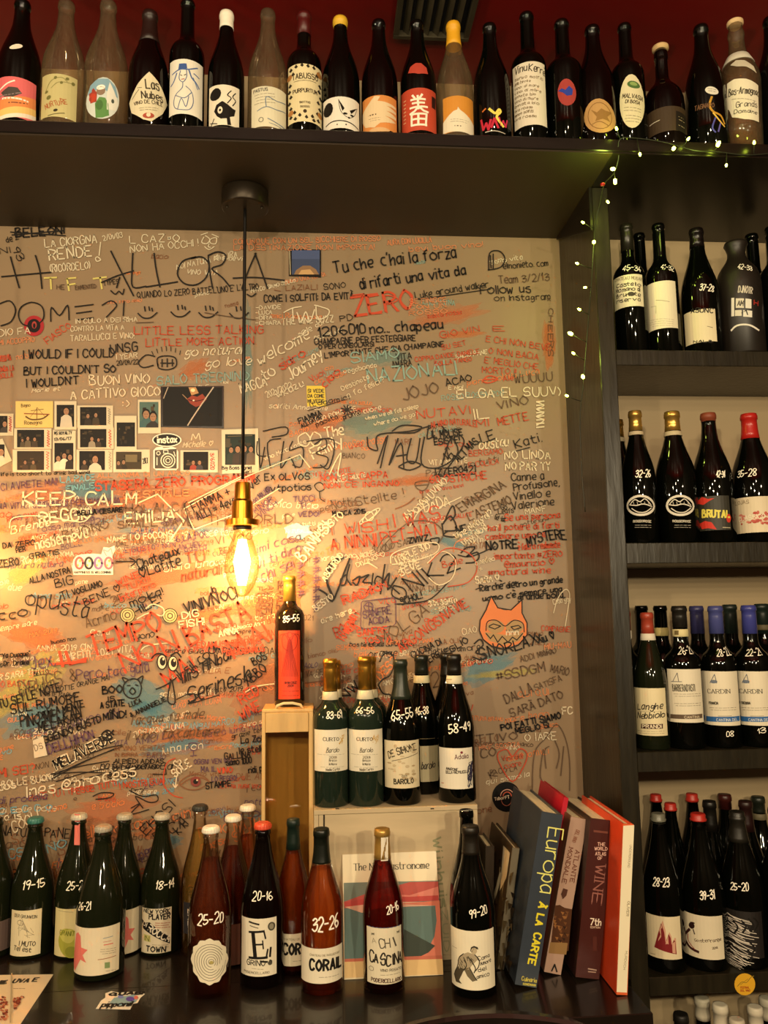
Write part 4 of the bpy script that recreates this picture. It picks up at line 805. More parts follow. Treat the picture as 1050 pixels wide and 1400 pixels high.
bottle('rightmost dark bottle on the crate with paper neck band and white label', kind='burg', glass=G_DARK, cx=623, vt=895, wpx=51, Y=1.655, vmid=1000, cap=('sleeve', '14120e', 921, .3), bands=[(923, 934, 'cfc8ac', lambda k: [k.line([(610,929),(618,929)], 1.2, '8a8468')])], mark=('58-49', 614,1003, 643,999, 12), paper=[((601, 1023, 646, 1079), 'ddd6c2', adalia)], **CRS)
# tall single bottle box
TY = 1.650; a_, b_ = at_y(358, 972, TY), at_y(429, 967, TY); TZ = (a_.z+b_.z)/2; x0, x1 = a_.x, min(b_.x, cA.x-.001+.05); TB = 1.755
tb = thing('tall_wine_box', ((x0+x1)/2, 1.70, CTR), 'tall narrow pine box with clear sliding front and rope handle left of the crate', 'box')
x1 = min(x1, cA.x-.0008)
box('side_board', (x0, TY, CTR), (x0+.007, TB, TZ-.006), M_PINE, tb); box('side_board', (x1-.009, TY, CTR), (x1, TB, TZ-.006), M_PINE, tb)
box('back_board', (x0+.007, TB-.006, CTR), (x1-.009, TB, TZ-.006), M_PINE, tb); box('top_board', (x0, TY, TZ-.006), (x1, TB, TZ), M_PINE, tb); box('bottom_board', (x0+.007, TY+.006, CTR), (x1-.009, TB-.006, CTR+.006), M_PINE, tb)
hz = at_y(392, 1001, TY).z
box('header_panel', (x0+.0075, TY-.002, hz), (x1-.0095, TY+.004, TZ-.0065), M_PINE, tb)
box('sliding_cover', (x0+.0075, TY+.006, CTR+.007), (x1-.0095, TY+.0078, hz+.02), thin_glass('acrylic_sheet', 'eee6d0', 'c8b890', .05), tb, b=0)
hc = at_y(396, 968, TY-.001).x
tube('rope_handle', [(hc-.028, TY+.012, TZ-.001), (hc-.025, TY+.008, TZ+.006), (hc-.012, TY+.004, TZ+.011), (hc+.006, TY+.004, TZ+.011), (hc+.021, TY+.008, TZ+.007), (hc+.026, TY+.012, TZ-.001)], .0028, mat('cream_cotton_rope', 'd8c898', .8, bump=.5, nscale=300), tb, seg=10)
def angel(k):
    for i in range(-5, 6): k.line([(396+i*.5,872+abs(i)),(396+i*1.0,895),(396+i*2.2,925)], .6, '8a1f12', True)
    for s in (-1, 1): k.line([(396,880),(396+s*6,868),(396+s*10,872),(396+s*9,884),(396+s*3,890)], .8, '8a1f12', True); k.line([(396+s*3,866),(396+s*12,868),(396+s*13,874)], .7, '8a1f12', True)
    k.ring(396,868,3,4,.7,'8a1f12'); k.text('GRAN CRUZ', 389,935, 405,935, 3, '4a120c', wd=.6); k.text('2009', 393,939, 401,939, 3, '4a120c', wd=.6); lines(k, 386, 408, (945,951), '5a160e'); 
bottle('slim dark bottle with gold capsule and tall orange red label on tall box', group=None, z=TZ, kind='slim', glass=mat('dark_umber_bottle_glass', '181008', .05, coat=.4), cx=396, vt=788, wpx=41, Y=1.715, vmid=880, cap=('sleeve', 'd8b04c', 822, .3, .8), mark=('85-55', 387,851, 409,849, 9), paper=[((381, 862, 410, 956), 'd8401e', angel)])
# ------------------------------------------------------------------ magazine
MB, MT = at_z(556, 1337, CTR), None
mb0, mb1 = at_z(471, 1339, CTR), at_z(606, 1334, CTR); My = (mb0.y+mb1.y)/2; 
def lean(y0, z0, ang): return Vector((0, sin(ang), cos(ang)))
la = atan2(CRY-.0015-My, (at_y(530, 1170, CRY).z-CTR)); mz = Vector((0, sin(la), cos(la)))
mp = Plane((mb0.x, My, CTR), (1, 0, 0), mz, (0, -cos(la), sin(la))); 
c0, c1, c2, c3 = mp.flat(471, 1338), mp.flat(605, 1334), mp.flat(597, 1164), mp.flat(469, 1168)
mw, mh = (c1[0]+c2[0])/2, (c2[1]+c3[1])/2; ml = (c0[0]+c3[0])/2
mg = thing('magazine', (mb0.x, My, CTR), 'large magazine with abstract red and teal cover leaning on the wooden crate', 'magazine')
def slab(name, P, a0, a1, z0, z1, th, m, parent):
    V = [P.place(a, z, o) for o in (0, -th) for a, z in ((a0, z0), (a1, z0), (a1, z1), (a0, z1))]
    return fixn(mesh(name, V, [(0,1,2,3),(7,6,5,4),(0,4,5,1),(1,5,6,2),(2,6,7,3),(3,7,4,0)], m, parent, world=True))
slab('pages', mp, ml, mw, .0005, mh, .006, mat('paper_pages', 'd8d0b8', .7), mg)
cv = slab('cover', Plane(mp.O+mp.n*.0006, mp.ex, mp.ez, mp.n), ml-.001, mw, .0005, mh, .0005, mat('satin_cream_cover', 'd6c8a4', .3, coat=.2), mg)
k = Ink(Plane(mp.O+mp.n*.0006, mp.ex, mp.ez, mp.n), .0003)
k.poly([(470,1207),(599,1204),(604,1311),(471,1311)], '56706c')
k.poly([(470,1207),(540,1205),(585,1205),(520,1222),(470,1240)], '6c7a70'); k.poly([(470,1233),(500,1222),(560,1206),(599,1205),(600,1225),(560,1226),(530,1230),(471,1236)], 'b04c44'); k.poly([(470,1235),(530,1222),(560,1224),(599,1212),(600,1228),(550,1233),(520,1234),(471,1240)], 'cf7b6c')
k.poly([(471,1234),(515,1225),(560,1226),(599,1224),(600,1231),(560,1233),(520,1232),(471,1242)], 'b23e3a'); k.poly([(471,1240),(530,1233),(597,1233),(598,1238),(520,1241),(495,1248)], 'cfa38c')
k.poly([(540,1236),(601,1231),(604,1312),(570,1311),(584,1300),(594,1280),(597,1258),(595,1238)], 'c8715a'); k.poly([(548,1268),(595,1293),(586,1302),(570,1310),(548,1310)], '2f3a30'); k.poly([(471,1311),(604,1306),(605,1312),(471,1317)], 'b8644c'); k.poly([(471,1315),(605,1311),(606,1332),(471,1337)], 'd4b47c')
k.text('The New Gastronome', 484,1190, 586,1187, 9, '2c2820', wd=1.3, jit=0, serif=True, nib=.45); k.build('print', cv)
# ------------------------------------------------------------------ books
class Book:
    """bl, br, tl: pixels of the spine's lower corners and upper left corner; leans in its own plane"""
    def __init__(s, bl, br, tl, depth, label, cover, pages='d6caa8', spine=None, hd=.003, Y=None, soft=False, yaw=0, th=None):
        Y = Y or (at_z(bl[0], bl[1], CTR).y+at_z(br[0], br[1], CTR).y)/2
        A = at_y(*bl, Y); B = at_y(*br, Y); T = at_y(*tl, Y); A.z = B.z = CTR
        up = (T-A); H = up.length; up.normalize(); nr = Vector((0, -1, 0)); rt = Vector((up.z, 0, -up.x))
        W = th or (B-A).dot(rt); lift = max(0, -(rt.z*W)); A = A+Vector((0, 0, lift+.0005))
        s.A, s.up, s.rt, s.H, s.W, s.Y = A, up, rt, H, W, Y
        bk = Vector((sin(yaw), cos(yaw), 0))
        s.root = thing('book', A, label, 'book', 'books standing right of the crate'); s.bk = bk
        def blk(name, x0, x1, y0, y1, z0, z1, m):
            V = [A+rt*x+bk*y+up*z for x, y, z in ((x0,y0,z0),(x1,y0,z0),(x1,y1,z0),(x0,y1,z0),(x0,y0,z1),(x1,y0,z1),(x1,y1,z1),(x0,y1,z1))]
            return fixn(mesh(name, V, [(0,3,2,1),(4,5,6,7),(0,1,5,4),(1,2,6,5),(2,3,7,6),(3,0,4,7)], m, s.root, world=True))
        c = mat('book_cloth_'+cover, cover, .42, noise=.06, nscale=40) if isinstance(cover, str) else cover
        sp = mat('book_spine_'+spine, spine, .42, noise=.05) if spine else c
        blk('pages', hd, W-hd, hd+.001, depth-.004, .003 if not soft else 0, H-.004 if not soft else H, mat('book_pages_'+pages, pages, .8, noise=.15, nscale=250, stretch=(1, .02, .02)))
        s.left = blk('front_cover', 0, hd, hd, depth, 0, H, c); s.right = blk('back_cover', W-hd, W, hd, depth, 0, H, c)
        s.spine = blk('spine', 0, W, 0, hd, 0, H, sp)
        s.P = Plane(A, rt, up, (0, -1, 0)); s.PL = Plane(A, bk, up, -rt)
    def ink(s, fn, parent=None, P=None):
        k = Ink(P or s.P, .0004, .00001); fn(k); k.build('print', parent or s.spine)
def photo(k):
    for _ in range(60): u = random.uniform(665, 700); v = random.uniform(1160, 1320); k.poly([(u,v),(u+random.uniform(2,7),v+random.uniform(-3,4)),(u+random.uniform(-2,3),v+random.uniform(6,22))], random.choice(('3a2c18','1a140c','6a5838','8a7a58','241a10')))
    k.poly([(689,1156),(698,1166),(693,1200),(684,1218),(687,1180)], 'c8bea0'); k.poly([(684,1192),(688,1196),(674,1240),(672,1236)], 'b8ae90')
b0 = Book((662,1322), (674,1322), (664,1158), .10, 'thin dark brown booklet behind the front bottle, leftmost of the books', '2c2114', Y=1.63)
b1 = Book((679,1327), (689,1326), (701,1161), .19, 'thin grey spined photo book with dark picture cover left of the blue book', '3a2c1a', spine='6a6250'); b1.ink(photo, b1.left, b1.PL)
b2 = Book((704,1350), (735,1354), (741,1116), .215, 'thick slate blue cookbook with yellow lettering on its spine', '2f3741', hd=.0035)
def europa(k):
    k.text('Europa', 750,1131, 738,1219, 22, 'd8d878', wd=1.8, jit=0, gap=1.1); k.text('À', 738,1233, 736,1240, 9, 'd8cc30', wd=2.5, jit=0); k.text('LA', 735,1249, 732,1264, 9.5, 'd8cc30', wd=2.5, jit=0); k.text('CARTE', 731,1275, 722,1317, 10, 'd8cc30', wd=2.5, jit=0)
    k.text('Culinaria', 713,1340, 733,1343, 5, 'c8bc50', wd=.9); k.text('KONEMANN', 715,1346, 732,1348, 2.6, 'c8bc50', wd=.7, jit=0)
b2.ink(europa)
b3 = Book((744,1333), (768,1335), (781,1122), .17, 'book with dusty pink spine over a brown photograph, right of blue one', '6a4c38', spine='a88a78')
def atl(k):
    k.poly([(759,1238),(765,1237),(772,1241),(782,1243),(777,1300),(752,1299)], '4a2a14'); [k.poly([(u,v),(u+5,v+1),(u+3,v+5)], random.choice(('6a4222','2c170a','8a5c30'))) for u, v in [(random.uniform(755,773), random.uniform(1243,1290)) for _ in range(26)]]
    k.poly([(752,1288),(776,1289),(774,1305),(750,1303)], '8a6a40'); k.text('ATLANTE', 787,1162, 779,1205, 6, '6a3c2c', wd=1, jit=0, serif=True); k.text('MONDIALE', 778,1158, 768,1206, 6, '6a3c2c', wd=1, jit=0, serif=True); k.text('DEL VINO', 788,1134, 782,1150, 5, '8a5c48', wd=.8, jit=0)
    k.poly([(770,1214),(776,1216),(774,1224),(769,1229),(767,1222)], '4a2c20'); k.line([(754,1327),(758,1318),(761,1328)], 2, K)
b3.ink(atl)
b4 = Book((731,1322), (738,1322), (771,1092), .165, 'thin bright red book between the blue and the dusty pink one, set back', 'b0142a', spine='b0142a', Y=1.562, hd=.0015)
b5 = Book((787,1339), (820,1342), (808,1124), .20, 'thick dark maroon wine atlas with glossy spine and cream lettering', '24100c', spine='3c140e')
def atlas(k):
    for t, v, u0, u1 in (('THE', 1156, 817, 827), ('WORLD', 1162, 813, 830), ('ATLAS', 1169, 814, 828), ('OF', 1175, 817, 823)): k.text(t, u0,v, u1,v+.5, 4.2, 'c8a494', wd=.9, jit=0)
    k.text('WINE', 815,1182, 809,1233, 14, '8a5a50', wd=1.8, jit=0, serif=True); k.text('7th', 807,1264, 821,1265, 8.5, 'd8ccb8', wd=1.5, jit=0, serif=True); k.text('EDITION', 807,1268.5, 820,1269, 2.4, 'b89c88', wd=.6, jit=0)
    k.rect(810,1280,816,1300,'4a2018'); k.line([(804,1324),(815,1326)], 1.6, 'a89080'); k.line([(804,1328),(814,1329)], 1.4, 'a89080'); k.line([(812,1136),(830,1138)], 3, '6a3c30')
b5.ink(atlas)
b6 = Book((843,1361), (858,1362), (852,1128), .225, 'tall orange red book with plain cream spine, rightmost on the counter', 'c8401c', spine='cf5a2c')
b6.ink(lambda k: [k.poly([(852,1129),(867,1128),(857,1357),(843,1356)], 'dfd6b8'), k.text('UNDERGROUND', 861,1155, 858,1186, 3, '9a9078', wd=.5, jit=0), k.text('OLIVER', 858,1232, 856,1252, 3.4, '8a8068', wd=.7, jit=0), k.text('MURDOCH', 855,1300, 852,1325, 3, '9a9078', wd=.5, jit=0)])
# ------------------------------------------------------------------ flat things on the counter
def flat_thing(name, pts, z, th, m, label, cat, fn=None, group=None):
    P = [at_z(u, v, z+th) for u, v in pts]; c = sum(P, Vector())/len(P); c.z = z
    V = [Vector((p.x, p.y, z+th)) for p in P]+[Vector((p.x, p.y, z+.0001)) for p in P]; n = len(P)
    o = mesh(name, [v-c for v in V], [tuple(range(n)), tuple(reversed(range(n, 2*n)))]+[(i, (i+1) % n, n+(i+1) % n, n+i) for i in range(n)], m); o.location = c; fixn(o); tag(o, label, cat, group)
    if fn: k = Ink(Plane((c.x, c.y, z+th), (1, 0, 0), (0, 1, 0), (0, 0, 1)), .0002); fn(k); k.build('print', o)
    return o
def menu(k):
    k.text('UVA E', 17,1344, 50,1342, 4.5, '2a2620', wd=1.2); k.text('RE', 0,1346, 8,1345, 4.5, '2a2620', wd=1.2); lines(k, 18, 34, (1352,)); [blobs(k, [(u, v, 1.8, 1.4)], random.choice(('8a3a28','b06a4c','6a2a20','c8906c'))) for u, v in [(random.uniform(0,10), random.uniform(1364,1396)) for _ in range(46)]+[(19+random.uniform(0,13)*(1-i/40), 1364+i*.5) for i in range(34)]]; k.line([(16,1332),(14,1400)], .6, 'a89c80')
flat_thing('paper_menu', [(-90,1334), (73,1332), (20,1412), (-90,1412)], CTR, .0006, mat('menu_paper', 'd4c6a6', .5), 'folded cream paper menu lying at the left end of the counter', 'menu', menu)
def stk(k):
    k.poly([(150,1371),(156,1364),(170,1362),(184,1360),(190,1364),(186,1370),(176,1374),(160,1375)], '7fa4b0'); blobs(k, [(178,1366,6,3.4)], '5a4aa0'); blobs(k, [(186,1364,3,2.6)], 'c86a5c'); blobs(k, [(165,1363,4,2.4)], '6a7ac0')
    k.text('QUASI', 150,1361, 194,1359.5, 3.6, K, wd=1.6); k.text('pipponil', 138,1377, 178,1376, 6, K, wd=1.2)
flat_thing('counter_sticker', [(131,1379),(138,1368),(144,1364),(144,1358),(152,1355),(162,1357),(178,1356),(192,1355.5),(198,1359),(192,1364),(188,1371),(182,1372),(178,1380)], CTR, .0004, mat('sticker_white', 'e0dccc', .35), 'white edged cartoon lettering sticker stuck on the black counter', 'sticker', stk)
# ------------------------------------------------------------------ things on the wall
WP = Plane((0, WALL, 0), (1, 0, 0), (0, 0, 1), (0, -1, 0))
def wall_thing(name, pts, m, label, cat, fn=None, group=None, off=.0022, th=.0008, Y=WALL, part='print'):
    S = Plane((0, Y, 0), (1, 0, 0), (0, 0, 1), (0, -1, 0)); P = [S.flat(u, v) for u, v in pts]; n = len(P)
    cx, cz = sum(p[0] for p in P)/n, sum(p[1] for p in P)/n; c = Vector((cx, Y-off, cz))
    V = [Vector((p[0]-cx, -th, p[1]-cz)) for p in P]+[Vector((p[0]-cx, 0, p[1]-cz)) for p in P]
    o = mesh(name, V, [tuple(range(n)), tuple(reversed(range(n, 2*n)))]+[(i, (i+1) % n, n+(i+1) % n, n+i) for i in range(n)], m); o.location = c; fixn(o); tag(o, label, cat, group)
    if fn: k = Ink(S, off+th+.0002, .00001); fn(k); k.build(part, o)
    return o
M_FILM = mat('instant_film_white', 'c2b79c', .35, coat=.3); G2 = 'instant photos on the graffiti wall'
def pic(r, seed, faces=(), extra=None, base='14110e'):
    def f(k):
        rr = random.Random(seed); u0, v0, u1, v1 = r; k.rect(u0, v0, u1, v1, base); W, Hh = u1-u0, v1-v0
        for _ in range(9): a = u0+rr.uniform(.05,.8)*W; b = v0+rr.uniform(.05,.8)*Hh; k.rect(a, b, a+rr.uniform(.06,.18)*W, b+rr.uniform(.05,.18)*Hh, rr.choice(('2a231a','3a3022','1f1a16','4a3c2a')))
        for a, b, s_, body in faces:
            cu, cv = u0+a*W, v0+b*Hh; k.poly([(max(u0, cu-s_*1.7), v1), (max(u0, cu-s_*1.4), cv+s_*1.6), (cu-s_*.5, cv+s_*.9), (cu+s_*.5, cv+s_*.9), (min(u1, cu+s_*1.4), cv+s_*1.6), (min(u1, cu+s_*1.7), v1)], body)
            k.oval(cu, cv-s_*.25, s_*.95, s_*1.15, '120d0a', n=12); k.oval(cu, cv, s_*.72, s_*.95, '94725a', n=12); k.line([(cu-s_*.4, cv-s_*.15), (cu-s_*.15, cv-s_*.15)], .5, '2a1a12'); k.line([(cu+s_*.15, cv-s_*.15), (cu+s_*.4, cv-s_*.15)], .5, '2a1a12'); k.line([(cu-s_*.2, cv+s_*.45), (cu+s_*.2, cv+s_*.45)], .5, '7a3a30')
        if extra: extra(k)
    return f
Q = lambda u0, v0, u1, v1, d=0: [(u0, v0), (u1, v0+d), (u1, v1+d), (u0, v1)]
row = lambda k, u, v0, v1, c='a8342c': k.line([(u+(2.4 if i % 2 else -.6)+random.uniform(-.6, .6), v0+(v1-v0)*i/13) for i in range(14)], .9, c, True)
wall_thing('instant_photo', Q(-10,566,19,596), M_FILM, 'instant photo cut by the left frame edge, upper one of two', 'photo', pic((-8,569,11,592), 1, [(.8,.5,4,'3a3430')], lambda k: row(k, 14,570,590)), G2)
wall_thing('instant_photo', [(-14,606),(4,600),(17,630),(-2,640)], M_FILM, 'tilted instant photo cut by the left frame edge, lower of two', 'photo', pic((-8,608,7,630), 2, [(.7,.5,5,'c0b8a8')]), G2)
def ship(k):
    k.line([(36,570),(44,574),(58,573),(66,568)], 2, '5a3c1c', True); k.line([(51,573),(51,558)], .9, '5a3c1c'); k.line([(43,562),(60,560)], .8, '5a3c1c'); k.line([(52,558),(42,571)], .5, '6a4c2c'); k.line([(52,558),(62,570)], .5, '6a4c2c'); k.line([(34,566),(68,567)], 1.4, '7a3c24'); k.text('Bagno', 30,557, 42,556, 4, '5a4a2c', wd=.7); k.text('Romagna', 34,581, 58,580, 4.5, '5a4a2c', wd=.8)
wall_thing('postcard', Q(22,549,73,585), mat('yellow_card', 'cdb26a', .6), 'yellow card with a small drawing of a sailing boat', 'card', ship)
wall_thing('instant_photo', Q(75,549,105,589), M_FILM, 'instant photo of a person in a pale top beside the yellow boat card', 'photo', pic((78,554,102,584), 3, [(.55,.3,5,'b8b0a0')]), G2)
wall_thing('instant_photo', Q(106,555,155,585), M_FILM, 'wide instant photo of a dim party, top of the third stack', 'photo', pic((110,557,146,582), 4, [(.3,.5,3,'2a2420'),(.6,.45,3,'3a3228')], lambda k: row(k, 149,559,580,'8a8474')), G2)
wall_thing('instant_photo', Q(20,586,71,614), M_FILM, 'wide instant photo of a dark room directly under the boat card', 'photo', pic((24,588,61,612), 5, [(.4,.5,2.6,'5a5040'),(.65,.55,2.6,'3a3028'),(.2,.6,2,'4a4030')], lambda k: row(k, 66,589,611)), G2)
wall_thing('instant_photo', Q(73,588,104,644), M_FILM, 'tall instant photo of three friends with handwriting above them', 'photo', pic((75,606,101,642), 6, [(.2,.6,4,'c8c0b0'),(.52,.5,4,'d0c8b8'),(.82,.55,4,'2a2420')], lambda k: [k.text("MS ROYALTY", 75,595, 99,594, 4, K, wd=.8), k.text('13/06/17', 75,603, 98,602, 4, K, wd=.8)]), G2)
wall_thing('instant_photo', Q(107,585,156,614), M_FILM, 'wide instant photo of a crowd, middle of the third stack', 'photo', pic((110,587,146,612), 7, [(.45,.55,3,'8a8070'),(.7,.6,2.4,'3a3028')], lambda k: row(k, 150,588,612)), G2)
wall_thing('instant_photo', Q(157,569,187,615), M_FILM, 'instant photo almost entirely black, between two photo stacks', 'photo', pic((160,578,185,611), 8), G2)
wall_thing('instant_photo', Q(189,547,220,593), M_FILM, 'instant photo of a couple with touching faces', 'photo', pic((191,550,217,585), 9, [(.35,.5,6,'3a5a60'),(.72,.6,6,'2a2a2c')], base='4a6460'), G2)
wall_thing('instant_photo', Q(18,615,70,646), M_FILM, 'wide instant photo of a lit room, lower left of the photo stacks', 'photo', pic((24,617,61,643), 10, [(.3,.6,2.6,'3a3028'),(.6,.6,2.6,'4a4030')], lambda k: row(k, 65,618,642,'b84a40'), base='2c241a'), G2)
wall_thing('instant_photo', Q(105,615,154,646), M_FILM, 'wide instant photo of a smiling man, bottom of the third stack', 'photo', pic((109,617,144,643), 11, [(.62,.45,5.4,'c0b8a8'),(.2,.6,3,'3a3028')], lambda k: row(k, 150,618,642,'8a8474')), G2)
wall_thing('instant_photo', Q(155,615,205,646), M_FILM, 'wide instant photo of people at a dim table under the black photo', 'photo', pic((159,618,194,642), 12, [(.3,.6,3,'2a2420'),(.1,.65,3,'3a3028')], lambda k: [k.rect(172,622,188,632,'6a6048'), k.text('2.0.7', 196,634, 203,633, 7, K, wd=1)], base='3a3224'), G2)
wall_thing('instant_photo', Q(247,616,298,646), M_FILM, 'wide instant photo of a group with red writing beside it', 'photo', pic((251,618,285,643), 13, [(.4,.6,3,'8a3a30'),(.65,.6,3,'3a3a44')], lambda k: [k.text('3/6', 288,620, 288,630, 5, 'a8342c', wd=1), k.text('020', 288,632, 288,642, 5, 'a8342c', wd=1)]), G2)
wall_thing('instant_photo', [(303,588),(353,586),(354,646),(304,648)], M_FILM, 'large instant photo of four people just above the lamp', 'photo', pic((308,594,349,636), 14, [(.2,.52,4,'2a3430'),(.42,.5,4.6,'3a3230'),(.64,.48,4.6,'2a2a2c'),(.86,.5,4,'5a5048')], lambda k: [k.text('Big Boss Daniel', 304,642, 344,642, 4.4, K, wd=.9), k.text('Cer!', 332,647, 344,647, 4, K, wd=.9), k.line([(312,597),(345,596)], .8, '6a6048'), k.rect(309,600,315,612,'4a4438')], base='1c2a28'), G2)
def lipsph(k):
    k.rect(223,530,304,583,'0d0a08'); k.poly([(256,546),(263,541),(270,543),(277,539),(283,546),(276,554),(268,557),(260,552)], '8a3a2c'); k.line([(258,547),(268,549),(281,546)], 1.2, '3a100c', True); k.poly([(258,530),(268,530),(272,538),(262,541)], 'b88a5c'); k.oval(264,534,3,2.4,'e8d8a8')
    k.line([(292,530),(274,556),(262,574),(257,582)], 1.6, 'b8a898', True); k.line([(230,530),(224,545)], 1.2, 'a89888'); k.oval(265,548,1.4,1,'e8dcc8'); k.line([(250,540),(256,546)], 1, '9a7a5c')
wall_thing('photo_print', [(220,529),(306,528),(306,586),(220,584)], mat('black_photo_gloss', '16120f', .25, coat=.3), 'large black photo print of red lips and a wine glass', 'photo', lipsph)
def sky(k): k.rect(399,343,437,376,'3a4668'); k.rect(399,343,437,355,'46537c'); k.poly([(402,376),(405,370),(414,364),(424,364),(432,369),(436,376)], '8a6a4c'); k.poly([(408,376),(412,370),(424,369),(430,376)], 'c09868'); k.line([(396,344),(397,376)], 1.2, 'a89c80')
wall_thing('photo_print', [(395,341),(439,342),(439,380),(395,378)], mat('black_photo_gloss'), 'small blue evening sky photo print in a black frame beside ALLORA', 'photo', sky)
wall_thing('wall_sticker', [(419,528),(444,528),(446,556),(420,556)], mat('yellow_sticker', 'cdb42c', .45), 'small yellow square sticker with three printed lines', 'sticker', lambda k: [k.text(t, 421,v, 443,v, 4.4, '3a3420', wd=1, jit=0) for t, v in (('SI VEDE', 537), ('DA COME', 544), ('MI VEDE', 551))])
wall_thing('wall_sticker', oval_pts(47, 446, 13.6, 14), mat('red_sticker', '9c1c24', .4), 'round red sticker with a black hollow centre', 'sticker', lambda k: [k.oval(47,446,9,9.4,'140a0a'), k.oval(47.5,445,3.4,5,'9a3a34'), k.oval(47.5,446,1.8,3.4,'140a0a')])
M_STK = mat('sticker_white', 'e0dccc', .35)
wall_thing('wall_sticker', oval_pts(228.5, 602, 20, 9.4), M_STK, 'oval dark sticker with white lowercase lettering among the photos', 'sticker', lambda k: [k.oval(228.5,602,18.4,8,'1c1a18'), k.text('instax', 216,606, 242,605, 8, 'e8e2d0', wd=1.8, jit=0)])
def camst(k):
    k.poly([(212,616),(242,614),(242,641),(212,641)], '4a4640'); k.ring(230,630,9.5,9.5,1.4,'e0dccc'); k.ring(230,630,6,6,1.2,'e0dccc'); k.ring(230,630,3,3,1,'e0dccc'); k.ring(217,620,2.4,2.4,.9,'e0dccc'); k.line([(224,616),(230,616),(230,620),(224,620),(224,616)], .9, 'e0dccc'); k.line([(238,618),(240,624)], 1, 'e0dccc'); k.line([(215,626),(215,636)], 1.2, 'e0dccc')
wall_thing('wall_sticker', [(210,616),(214,612),(222,611),(224,613),(232,612),(233,610),(241,613),(244,618),(244,640),(241,643),(214,643),(210,640)], M_STK, 'camera shaped grey sticker below the oval lettered one', 'sticker', camst)
def hump(k):
    for i, (u, c) in enumerate(((109,'a05a60'),(122,'3a3840'),(135,'8a6aa0'),(149,'a86a7a'))): k.ring(u, 770, 5, 7.5, 3, c); blobs(k, [(u+1,767,1.6,2),(u-2,773,1.4,1.6)], 'c8b060')
    k.line([(146,760),(142,752),(148,754),(152,750),(154,758)], 1.4, 'c898a0', True); k.text('HAPPINESS IS WELCOMING', 102,784, 152,784, 2.8, '3a3430', wd=.7, jit=0)
wall_thing('wall_sticker', [(99,775),(101,765),(105,760),(112,758),(128,757),(139,758),(142,748),(150,749),(157,746),(158,752),(154,760),(155,770),(155,786),(101,786)], M_STK, 'white edged sticker of colourful bubble letters on the left', 'sticker', hump)
wall_thing('wall_sticker', [(388,722),(396,718),(406,715),(414,719),(424,718),(421,724),(429,729),(420,732),(412,738),(402,735),(392,736),(393,729)], mat('pale_blue_sticker', '6fa6b4', .45), 'pale blue splash shaped sticker right of the lamp socket', 'sticker', lambda k: [k.text('NATURALE', 391,729, 423,728, 4.4, 'e8e2d0', wd=1.1, jit=.1)])
wall_thing('wall_sticker', oval_pts(692, 1089, 19.5, 20.5), mat('black_vinyl_sticker', '0c0b0d', .3), 'round black sticker with an orange arc on the wall behind books', 'sticker', lambda k: [k.ring(693,1088,9,9,1.2,'b88a78',pi,2*pi), k.ring(693,1088,5.6,5.6,1.4,'a84a34',pi,2*pi), k.ring(692,1092,7,9,1,'8a4a3a',.2,pi-.2), k.text('TaborFT', 676,1094, 696,1091, 4, 'c8b8a0', wd=.9, jit=.1)])
def fest(k): k.line([(1008,1348),(1014,1342),(1020,1343),(1026,1336),(1030,1334)], 1, '8a7428', True); k.line([(1012,1346),(1022,1338)], .7, '8a7428'); k.text('FESTIVAL', 1012,1351, 1024,1351, 2.6, 'a8541c', wd=.7, jit=0); k.text('DEL VINO', 1012,1355, 1025,1355, 2.6, 'a8541c', wd=.7, jit=0)
wall_thing('shelf_sticker', oval_pts(1018, 1345.5, 14.2, 15), mat('amber_sticker', 'd6a428', .45), 'round yellow sticker on the front edge of the fourth unit shelf', 'sticker', fest, Y=FRONT+.001, off=.0002)
# cable
pts = [(519,905),(523,896),(531,892),(538,898),(538,912),(532,924),(524,928),(518,936),(524,948),(534,950),(540,960)]
S0 = [at_y(u, v, WALL-.006) for u, v in pts]; S0 = [Vector(p) for p in catmull([tuple(p) for p in S0], 4)]
o = tube('black_cable', S0, .0016, M_BLK, seg=6, world=False); tag(o, 'thin black cable looping on the wall behind the crate bottles', 'cable')
# ------------------------------------------------------------------ fairy lights
M_WIRE = mat('dark_green_wire', '1c1e10', .5); M_LED = mat('warm_green_led', 'd4e840', emit=9); M_LEDC = thin_glass('led_lens', 'f4f6c0', 'b8c060', .05)
fl = thing('fairy_lights', at_y(845, 192, 1.43), 'string of small yellow green fairy lights along the shelf and down the post', 'lights')
F0 = at_y(845, 190, 1.428); wy = 1.430
path = [at_y(u, v, wy) for u, v in ((1060,209),(1020,212),(985,208),(950,206),(915,196),(880,190),(848,190))]+[at_y(846,214,1.445), at_y(840,236,1.46), at_y(826,252,1.50), at_y(820,280,1.545), at_y(815,300,1.556), at_y(812,330,1.556), at_y(809,380,1.556), at_y(805,430,1.556), at_y(801,480,1.557), at_y(797,530,1.558), at_y(793,570,1.558), at_y(795,640,1.558), at_y(800,700,1.558)]
path = [Vector(p) for p in catmull([tuple(p) for p in path], 4)]
tube('wire', path, .0011, M_WIRE, fl, seg=6)
leds = [(843,176,1.42),(921,203,1.42),(941,190,1.42),(982,197,1.42),(1031,195,1.42),(875,211,1.425),(993,226,1.42),(838,231,1.45),(841,248,1.46),(831,276,1.52),(797,304,1.54),(812,331,1.55),(789,360,1.545),(800,393,1.55),(792,423,1.55),(780,456,1.545),(784,483,1.55),(797,515,1.55),(775,541,1.545)]
big = {1, 3, 7, 8, 11, 15, 17}
